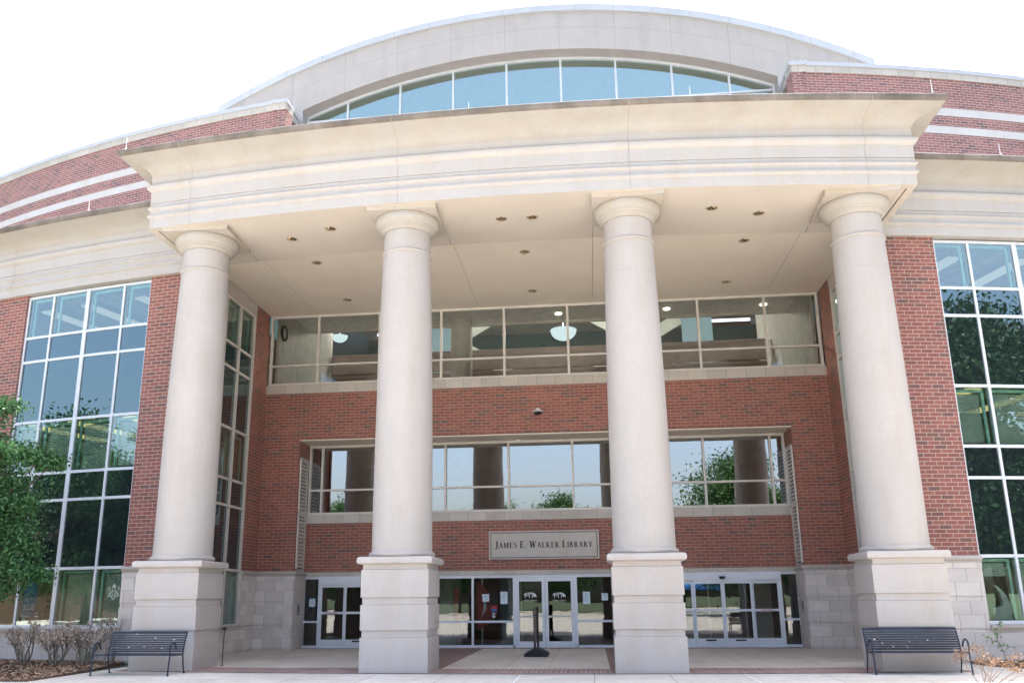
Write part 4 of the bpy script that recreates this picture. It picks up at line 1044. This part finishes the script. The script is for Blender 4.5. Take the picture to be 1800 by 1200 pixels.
for sx in (-1,1):
    t=thing('card_reader','small grey call plate on the stone jamb %s of the entrance'%('left' if sx<0 else 'right'),'card reader',(sx*7.90,.45,1.22),0,'call plates on the jambs')
    b=MB(); b.box(sx*-.03,0,-.07,.07,-.18,.18); obj('plate',b,'steel',t,at=(0,0,0),merge=False); b=MB(); b.box(sx*-.036,sx*-.031,-.03,.03,-.08,.1); obj('button',b,'rubber',t,at=(0,0,0),merge=False)
# lightning rods
for x,y,z,h,lab in ((9.9,-8.5,12.88,.36,'thin rod on the right end of the portico cornice'),(-10.05,-8.45,12.88,.36,'thin rod on the left end of the portico cornice'),(12.5,-5.85,12.55,.33,'thin rod on the right wing cornice'),(-12.6,-5.85,12.55,.33,'thin rod on the left wing cornice'),(-1.0,-8.9,12.92,.35,'thin rod at the middle of the portico cornice'),(4.3,-8.9,12.92,.35,'thin rod on the cornice right of the third column'),(-9.4,.5,19.69,.3,'thin rod at the left upper parapet corner'),(9.6,.5,19.69,.3,'thin rod at the right upper parapet corner')):
    b=MB(); b.tube([(0,0,0),(0,0,h)],[.012,.008],6); b.box(-.03,.03,-.03,.03,0,.02); o=obj('lightning_rod',b,'whitep',None,merge=False); o.location=(x,y,z); tag(o,lab,'lightning rod','lightning rods along the cornices')
# floor mounted edge-on sign
SG=thing('portable_sign','dark portable sign seen edge-on with a black rubber base before the doors','sign stand',(.0,-2.9,0))
b=MB(); b.prism([(-.33,.05),(-.30,.015),(.30,.015),(.34,.06),(.30,.10),(.12,.19),(.05,.22),(-.05,.22),(-.12,.19),(-.29,.10)],'y',-.42,.42); obj('base',b,'rubber',SG,at=(0,0,0),bevel=.015)
b=MB(); b.box(-.042,.042,-.32,.32,.38,1.30); obj('panel_frame',b,'bronze',SG,at=(0,0,0),bevel=.008)
b=MB(); b.box(-.054,-.050,-.28,.28,.43,1.28); b.box(.050,.054,-.28,.28,.43,1.28); obj('panel',b,'ink',SG,at=(0,0,0),merge=False)
b=MB()
for x in (-.05,.05): b.tube([(x*.9,-.2,.18),(x*.9,-.2,.40)],.016,8); b.tube([(x*.9,.2,.18),(x*.9,.2,.40)],.016,8)
obj('post',b,'rubber',SG,at=(0,0,0),merge=False,split=True)
# benches
def bench(x0,x1,yf,yb,lab,first):
    w=x1-x0; t=thing('park_bench',lab,'bench',((x0+x1)/2,(yf+yb)/2,0),0,'metal benches in front of the pedestals'); h=w/2; f=yf-(yf+yb)/2; bk=-f
    def side(sg):
        x=sg*(h-.03)
        b=MB(); b.tube([(x,f-.03,0.0),(x,f-.01,.24),(x,f+.02,.44),(x,f-.01,.52),(x,f+.02,.63),(x,f+.10,.675),(x,f+.19,.66),(x,f+.25,.60),(x,f+.30,.52)],.017,8); obj('armrest',b,'metal',t,at=(0,0,0),smooth=True)
        b=MB(); b.tube([(x,bk+.04,0),(x,bk-.04,.2),(x,bk-.09,.42),(x,bk-.03,.65),(x,bk+.06,.86)],.018,8); b.tube([(x,f+.02,.425),(x,f+.12,.41),(x,bk-.14,.40),(x,bk-.09,.44)],.016,8); obj('leg',b,'metal',t,at=(0,0,0),smooth=True)
        b=MB()
        for yy in (f-.03,bk+.04): b.lathe([(.03,0),(.03,.012),(.018,.02)],(x,yy,0),12)
        obj('foot',b,'metal',t,at=(0,0,0),merge=False,split=True)
    side(-1); side(1)
    b=MB(); n=7
    for k in range(n):
        u=k/(n-1); y=f+.03+u*(bk-.17-f); z=.432-.018*math.sin(math.pi*u)+.0; b.box(-h+.04,h-.04,y-.029,y+.029,z-.004,z+.004)
    b.tube([(-h+.03,f-.005,.425),(h-.03,f-.005,.425)],.014,8)
    obj('seat',b,'metal',t,at=(0,0,0),merge=False)
    b=MB(); n=9
    for k in range(n):
        u=k/(n-1); z=.47+u*.375; y=bk-.085+.13*u*u
        b.box(-h+.04,h-.04,y-.004,y+.004,z-.018,z+.018)
    b.tube([(-h+.02,bk+.062,.87),(h-.02,bk+.062,.87)],.016,8)
    obj('backrest',b,'metal',t,at=(0,0,0),merge=False)
    r=random.Random(5 if first else 9); b=MB()
    for k in range(9):
        x=r.uniform(-h+.2,h-.2); u=r.random(); z=.475+u*.37; y=bk-.085+.13*u*u-.008; s_=r.uniform(.006,.016); a=r.random()*3
        b.face([(x+s_*1.6*math.cos(a+q_),y,z+s_*math.sin(a+q_)) for q_ in (0,1.3,2.4,3.6,5)])
    obj('fallen_petal',b,'decal',t,at=(0,0,0),merge=False)
bench(-9.25,-7.45,-8.98,-8.28,'navy metal slat bench in front of the left pedestal',True)
bench(7.12,9.02,-8.46,-7.96,'navy metal slat bench in front of the right pedestal',False)
b=MB(); b.tube([(-7.46,-6.25,0),(-7.46,-6.25,.84),(-7.47,-6.25,.88)],.012,6); b.lathe([(.04,0),(.04,.02),(0,.02)],(-7.46,-6.25,0),10); b.box(-7.50,-7.42,-6.3,-6.2,.85,.90); o=obj('hose_pipe',b,'rubber',None,merge=False); tag(o,'thin black pipe standing at the back of the left pedestal','pipe')

# ------------------------------------------------------------------ planting
def bed(name,pts,lab):
    b=MB(); b.face([(x,y,.035) for x,y in pts]); n=len(pts)
    for i in range(n): j=(i+1)%n; b.face([(*pts[i],-.02),(*pts[j],-.02),(*pts[j],.035),(*pts[i],.035)])
    o=obj(name,b,'mulch',None,merge=False); kind(o,'structure'); tag(o,lab,'planting bed'); return o
bl=[(-10.45,-5.36),(-10.2,-6.4),(-9.98,-7.6),(-9.88,-8.6),(-9.8,-9.4),(-9.8,-10.3),(-20,-10.3),(-27,-8.5),(-27,2),(-18,-3.2),(-14,-4.6)]
bed('mulch_bed',bl,'dark mulch planting bed along the left wing')
br=[(10.15,-5.45),(10.15,-6.0),(10.35,-6.5),(11.1,-7.3),(12.5,-8.2),(15,-8.8),(27,-8.2),(27,2),(18,-3.2),(13.0,-4.9)]
bed('mulch_bed',br,'mulch planting bed along the right wing')
def inpoly(x,y,P):
    c=False; n=len(P)
    for i in range(n):
        x1,y1=P[i];x2,y2=P[(i+1)%n]
        if (y1>y)!=(y2>y) and x<(x2-x1)*(y-y1)/(y2-y1)+x1: c=not c
    return c
def chips(P,n,seed,lab,xr,yr):
    r=random.Random(seed); b=MB(); k=0
    while k<n:
        x=r.uniform(*xr);y=r.uniform(*yr)
        if not inpoly(x,y,P): continue
        k+=1; s_=r.uniform(.015,.045); a=r.random()*6.28; z=.04+r.random()*.02; d=r.uniform(-.02,.02); w=s_*r.uniform(.3,.7)
        c,sn=math.cos(a),math.sin(a)
        b.face([(x-s_*c+w*sn,y-s_*sn-w*c,z-d),(x+s_*c+w*sn,y+s_*sn-w*c,z+d),(x+s_*c-w*sn,y+s_*sn+w*c,z+d+.01),(x-s_*c-w*sn,y-s_*sn+w*c,z-d+.01)],[(0,0)]*4)
    o=obj('mulch_chips',b,'chip',None,merge=False); kind(o,'stuff'); tag(o,lab,'mulch')
chips(bl,6500,3,'loose bark chips and dry leaves over the left bed',(-16.5,-9.8),(-10.3,-4.5))
chips(br,2500,4,'loose bark chips and dry leaves over the right bed',(10.1,15),(-9,-4.8))
def leafquad(b,p,s,r,up_bias=.3,asp=.55):
    a=Vector((r.gauss(0,1),r.gauss(0,1),r.gauss(0,1)-up_bias)).normalized(); n=Vector((r.gauss(0,1),r.gauss(0,1),r.gauss(0,1)+.6)).normalized(); c=a.cross(n)
    if c.length<1e-3: return
    c.normalize(); w=s*asp
    b.face([p,p+a*s*.45+c*w*.5,p+a*s,p+a*s*.45-c*w*.5],[(0,0)]*4)
def grow(b,r,p,d,L,rad,depth,tips,spread=.55,taper=.62,seg=3,up=.08):
    pts=[p];rr=[rad];q_=p.copy();dd=d.copy()
    for i in range(seg):
        dd=(dd+Vector((r.gauss(0,.13),r.gauss(0,.13),r.gauss(0,.08)+up))).normalized(); q_=q_+dd*(L/seg); pts.append(q_.copy()); rr.append(rad*(1-(1-taper)*(i+1)/seg))
    b.tube(pts,rr,6 if depth>1 else 4,cap=False)
    if depth<=1: tips.extend(pts[1:])
    if depth==0: return
    k=r.choice((2,3,3)) if depth>1 else r.choice((3,4))
    for i in range(k):
        ax=Vector((r.gauss(0,1),r.gauss(0,1),r.gauss(0,1))).normalized(); nd_=(dd+ax*spread*r.uniform(.7,1.3)).normalized()
        st=pts[-1] if i<2 else pts[r.randint(1,seg)]
        grow(b,r,st,nd_,L*r.uniform(.62,.82),rad*taper*.8,depth-1,tips,spread,taper,seg,up)
def tree(loc,h,cr,seed,leaf,nleaf,m,lab,trunk_h,grp,crz=None,low=.22,extra=(),clump=.45):
    r=random.Random(seed); t=thing('broadleaf_tree',lab,'tree',loc,0,grp); b=MB(); tips=[]
    b.tube([(0,0,0),(r.uniform(-.1,.1),0,trunk_h*.5),(r.uniform(-.15,.15),.05,trunk_h)],[h*.024,h*.018,h*.016],10,cap=False)
    ctr=Vector((0,0,(h+h*low)/2)); ez=(h-h*low)/2
    # limbs toward clump centres spread through the crown
    cl=[]
    nC=int(34 if clump>.4 else 70)
    while len(cl)<nC:
        v=Vector((r.uniform(-1,1),r.uniform(-1,1),r.uniform(-1,1)))
        if v.length>1 or v.length<.35: continue
        wv=1-.35*max(0,v.z) ; cl.append(ctr+Vector((v.x*cr*wv,v.y*cr*wv,v.z*ez)))
    rad=[cr*clump*(.6+.5*((i*.37)%1))*.5 for i in range(nC)]
    for (x,y,z,q_) in extra: cl.append(Vector((x-loc[0],y-loc[1],z))); rad.append(q_*.5)
    nC=len(cl)
    for c in cl:
        s0=Vector((0,0,trunk_h*r.uniform(.75,1))) ; mid=s0.lerp(c,.5)+Vector((r.gauss(0,.1),r.gauss(0,.1),.12*cr*.3))
        b.tube([s0,mid,c],[h*.008,h*.004,h*.0015],5,cap=False)
    obj('trunk',b,'bark',t,at=(0,0,0),merge=False)
    lf=MB()
    for i in range(nleaf):
        c=cl[i%nC]; v=Vector((r.gauss(0,1),r.gauss(0,1),r.gauss(0,.55)))*rad[i%nC]
        leafquad(lf,c+v,leaf*r.uniform(.6,1.3),r)
    obj('crown',lf,m,t,at=(0,0,0),merge=False)
    return t
EX=[(-12.35,-8.5,6.15,.4),(-12.2,-8.6,5.0,.45),(-11.75,-8.5,4.95,.45),(-11.3,-8.5,4.85,.38),(-11.05,-8.4,4.75,.28),(-12.1,-8.5,4.3,.6),(-11.75,-8.4,3.9,.45),(-11.55,-8.5,3.75,.3),(-12.1,-8.4,3.4,.6),(-11.75,-8.5,3.1,.5),(-11.45,-8.4,2.75,.35),(-12.0,-8.5,2.6,.6),(-11.6,-8.4,2.3,.45),(-11.2,-8.5,2.2,.38),(-10.95,-8.5,2.12,.22),(-11.9,-8.5,1.9,.45),(-12.4,-8.4,2.2,.6),(-12.5,-8.5,3.1,.7),(-12.5,-8.5,4.0,.7)]
tree((-14.0,-8.6,0),6.9,2.05,21,.095,60000,'leaf','small leafy tree in the left bed, crown cut by the picture edge',1.5,None,low=.2,extra=EX,clump=.30)
# lawn trees standing opposite the library (seen mirrored in its glass)
def copytree(src,loc,sc,rz,lab):
    n=src.copy(); COL.objects.link(n); n.location=loc; n.scale=(sc,sc,sc); n.rotation_euler=(0,0,rz); n['label']=lab
    for ch in list(src.children): c=ch.copy(); COL.objects.link(c); c.parent=n
    return n
gname='lawn trees facing the library'
T1=tree((33,-27,0),17.5,6.2,31,.36,52000,'leafb','tall dense tree on the lawn mirrored in the right wing windows',4.,gname,low=.12,clump=.5)
T2=tree((-33,-18,0),11.5,3.9,32,.24,46000,'leafb','medium tree on the lawn mirrored in the left wing windows',3,gname,low=.15,clump=.5)
copytree(T1,(24,-33,0),.92,1.2,'tall tree beside the largest lawn tree on the right')
copytree(T1,(44,-19,0),1.05,2.4,'tall tree farthest to the right of the plaza')
copytree(T2,(13.5,-42,0),1.12,.7,'lone tree mirrored in the recessed window near its right end')
copytree(T2,(-24,-62,0),1.0,2.2,'distant tree mirrored low in the entrance glass')
copytree(T2,(-10,-75,0),1.05,3.2,'distant tree beyond the lawn, mirrored behind the double door')
copytree(T2,(8,-80,0),1.1,4.1,'distant tree beyond the plaza, mirrored right of the double door')
for i_,(x_,y_,s_) in enumerate(((-34,-96,.8),(-18,-102,.75),(-2,-98,.85),(15,-104,.8),(30,-97,.85),(46,-92,.8))): copytree(T1,(x_,y_,0),s_,i_*1.1,'large tree %s of the far row beyond the plaza'%['first','second','third','fourth','fifth','last'][i_])
copytree(T2,(-46,-30,0),1.1,5.1,'medium tree farther left on the lawn')
# building opposite on the left
FB=thing('brick_building','plain brown brick building across the lawn on the left','building',(-62,-20,0))
b=MB(); b.box(-10,6,-26,26,0,8.2); obj('wall',b,'bwall',FB,at=(0,0,0),merge=False)
b=MB(); b.box(-10.2,6.2,-26.2,26.2,8.2,8.6); obj('roof',b,'band',FB,at=(0,0,0),merge=False)
for k in range(5):
    b=MB(); b.box(6.0,6.06,-21+k*9,-18+k*9,2,6); obj('window',b,'sglass',FB,at=(0,0,0),merge=False)
TN=thing('canopy_tent','blue canopy tent on the lawn behind the viewer','tent',(11.5,-56,0))
b=MB(); b.face([(-2,-2,2.4),(2,-2,2.4),(0,0,3.4)]); b.face([(2,-2,2.4),(2,2,2.4),(0,0,3.4)]); b.face([(2,2,2.4),(-2,2,2.4),(0,0,3.4)]); b.face([(-2,2,2.4),(-2,-2,2.4),(0,0,3.4)]); 
for x0,x1,y0,y1 in ((-2,2,1.98,2.0),(-2,2,-2,-1.98),(-2,-1.98,-1.98,1.98),(1.98,2,-1.98,1.98)): b.box(x0,x1,y0,y1,2.1,2.4)
obj('canopy',b,'tape',TN,at=(0,0,0),merge=False)
b=MB()
for x in (-1.95,1.95):
    for y in (-1.95,1.95): b.tube([(x,y,0),(x,y,2.4)],.03,6)
obj('frame',b,'steel',TN,at=(0,0,0),merge=False)
tag(sheet('far_paving',-40,40,-93,-46,-.004,'walk'),'tan paving leading away from the plaza','pavement')
# dead shrubs
def shrub(x,y,h,w,seed,lab,leaves=260,nst=9):
    r=random.Random(seed); t=thing('dead_shrub',lab,'shrub',(x,y,.03),0,'withered shrubs along the left wing'); b=MB(); tips=[]
    for k in range(nst):
        a=r.random()*6.28; sp=r.uniform(.15,.75)*w; d=Vector((math.cos(a)*sp,math.sin(a)*sp*.7,1)).normalized()
        grow(b,r,Vector((math.cos(a)*.10,math.sin(a)*.08,0)),d,h*r.uniform(.30,.62),.024,3,tips,.5,.66,3,.1)
    obj('branch',b,'twig2',t,at=(0,0,0),merge=False)
    lf=MB()
    for i in range(leaves):
        p=tips[r.randrange(len(tips))]+Vector((r.gauss(0,.03),r.gauss(0,.03),r.gauss(0,.03)))
        if p.z<.12*h: continue
        leafquad(lf,p,r.uniform(.05,.12),r,.8,.45)
    obj('dry_leaf',lf,'dryleaf',t,at=(0,0,0),merge=False)
    if seed%2:
        lf=MB()
        for i in range(60): leafquad(lf,Vector((r.gauss(0,.1),r.gauss(0,.1),r.uniform(.05,.3))),.05,r)
        obj('new_leaf',lf,'sprig',t,at=(0,0,0),merge=False)
shrub(-12.75,-6.1,0.78,.75,41,'withered shrub at the left picture edge under the tree',320,7)
shrub(-11.72,-6.35,0.84,.8,43,'bushiest withered shrub with curled pale leaves, second from the left',1050,12)
shrub(-11.15,-6.1,0.78,.65,45,'withered shrub third from the left below the wide mullion',720,10)
shrub(-10.45,-6.15,.75,.5,46,'sparse bare withered shrub nearest the left bench',60,5)
# green sprig and twigs on the right
r=random.Random(11)
t=thing('green_sprig','thin stem with bright green leaves by the right wing base','plant',(10.75,-6.0,.03)); b=MB()
st=[(.0,0,0),(-.06,0,.25),(-.16,0,.5),(-.14,0,.72),(-.08,0,.86)]; b.tube(st,[.008,.007,.006,.005,.003],5); b.tube([(-.1,0,.4),(-.3,0,.52),(-.42,0,.58)],[.005,.004,.002],5); b.tube([(-.06,0,.25),(.08,0,.4)],[.005,.002],5); obj('stem',b,'twig',t,at=(0,0,0),merge=False)
lf=MB()
for c in ((-.14,0,.55),(-.15,0,.68),(-.1,0,.82),(-.02,0,.88),(-.25,0,.5),(-.38,0,.57),(-.12,0,.42),(.05,0,.38),(-.08,0,.34)):
    for k in range(9): leafquad(lf,Vector(c)+Vector((r.gauss(0,.035),r.gauss(0,.03),r.gauss(0,.035))),r.uniform(.05,.085),r,.1,.5)
obj('leaf',lf,'sprig',t,at=(0,0,0),merge=False)
t=thing('ground_plant','low green ground plant in the right bed','plant',(11.35,-6.3,.03)); lf=MB()
for k in range(160): leafquad(lf,Vector((r.gauss(0,.22),r.gauss(0,.12),abs(r.gauss(0,.06)))),.06,r,-.3,.45)
obj('leaf',lf,'sprig',t,at=(0,0,0),merge=False)
t=thing('bare_shrub','bare twiggy shrub at the right picture edge','shrub',(11.75,-6.0,.03)); b=MB(); tips=[]
for k in range(5):
    a=r.random()*6.28; grow(b,r,Vector((0,0,0)),Vector((math.cos(a)*.5,math.sin(a)*.3,1)).normalized(),.5,.014,2,tips,.45,.66,3,.1)
obj('branch',b,'twig',t,at=(0,0,0),merge=False)
# dried flower heads in the foreground, sunlit
t=thing('dried_flowers','sunlit dried flower heads on thin stems in the right foreground','dried flowers',(8.0,-11.3,0)); b=MB(); lf=MB()
for (dx,dy,h) in ((-.12,0,.66),(-.30,.05,.58),(-.38,.0,.50),(.02,.05,.55),(.10,0,.42),(.22,.1,.46),(.34,.05,.38),(.45,0,.52),(.60,.05,.40),(-.05,.1,.45),(.5,.1,.3),(.72,0,.34)):
    tx,ty=dx*1.1+.1,dy; bx_=.15+r.uniform(-.16,.16); b.tube([(bx_,r.uniform(-.1,.1),0),(bx_+(tx-bx_)*.35+r.gauss(0,.03),ty*.5,h*.45),(bx_+(tx-bx_)*.75+r.gauss(0,.02),ty,h*.8),(tx,ty,h)],[.006,.005,.003,.002],5)
    for k in range(80):
        p=Vector((tx+r.gauss(0,.062),ty+r.gauss(0,.05),h+r.gauss(0,.032))); leafquad(lf,p,r.uniform(.022,.05),r,-.2,.65)
obj('stem',b,'drybloom',t,at=(0,0,0),merge=False); obj('flower_head',lf,'drybloom',t,at=(0,0,0),merge=False)

# ------------------------------------------------------------------ things hung inside the left wing window
BN=thing('blue_banner','blue banner with mirrored white lettering inside the left wing window','banner',(-13.86,-4.52,1.66),-.227)
b=MB(); b.prism([(-.26,-.40),(-.20,-.48),(.20,-.48),(.26,-.40),(.24,.42),(.12,.60),(-.10,.60),(-.22,.42)],'y',0,.012); obj('cloth',b,'blue',BN,at=(0,0,0),merge=False)
b=textmb('true',.20); c=obj('lettering',b,'decal',BN,at=(0,-.006,-.10),merge=False); c.scale=(-1,1,1)
b=textmb('BLUE',.19); c=obj('lettering',b,'decal',BN,at=(0,-.006,-.32),merge=False); c.scale=(-1,1,1)
NB=thing('notice','small white slip taped below the blue banner','notice',(-13.95,-4.49,1.20),-.227); b=MB(); b.box(-.17,.17,0,.005,-.06,.06); obj('sheet',b,'paper',NB,at=(0,0,0),merge=False)
EM=thing('round_emblem','round pale emblem of a crowned long-haired figure on the window glass','emblem',(-11.0,-5.262,1.77),-.181); EM.scale=(.78,.78,.78)
b=MB()
def el(b,pts,w,y=0): # ribbon polyline in xz
    for i in range(len(pts)-1):
        (x0,z0),(x1,z1)=pts[i],pts[i+1]; d=math.hypot(x1-x0,z1-z0)
        if d<1e-6: continue
        nx,nz=-(z1-z0)/d*w/2,(x1-x0)/d*w/2; b.face([(x0+nx,y,z0+nz),(x0-nx,y,z0-nz),(x1-nx,y,z1-nz),(x1+nx,y,z1+nz)],[(0,0)]*4)
for sg in (-1,1):
    for k in range(5):
        x0=.045+.035*k; el(b,[(sg*(x0*.7),.10-.02*k),(sg*(x0+.03),.02-.03*k),(sg*(x0+.0),-.07-.02*k),(sg*(x0*.8+.02),-.16+.012*k),(sg*x0*.55,-.235+.03*k)],.014)
    for k in range(4): el(b,[(sg*.17,.13-.07*k),(sg*.22,.10-.07*k),(sg*.25,.11-.07*k)],.016)
    el(b,[(sg*.14,.08),(sg*.17,.17),(sg*.21,.2),(sg*.2,.12)],.02)
el(b,[(.06*math.cos(a/8*math.pi),.09+.07*math.sin(a/8*math.pi)) for a in range(17)],.012)
b.prism([(-.07,.17),(-.085,.25),(-.04,.215),(0,.29),(.04,.215),(.085,.25),(.07,.17)],'y',-.001,.001)
el(b,[(-.03,-.05),(-.05,-.15),(0,-.25),(.05,-.15),(.03,-.05)],.014)
obj('outline',b,'greenw',EM,at=(0,0,0),merge=False)
RS=thing('white_sculpture','white curved sculpture shape standing inside the right wing window','sculpture',(11.22,-5.02,.92),.18)
b=MB(); b.prism([(-.2,0),(.22,0),(.24,.35),(.14,.62),(-.02,.80),(-.12,.84),(-.02,.66),(.04,.45),(-.0,.35),(-.22,.30)],'y',0,.1); obj('body',b,'whitep',RS,at=(0,0,0),merge=False,bevel=.01)
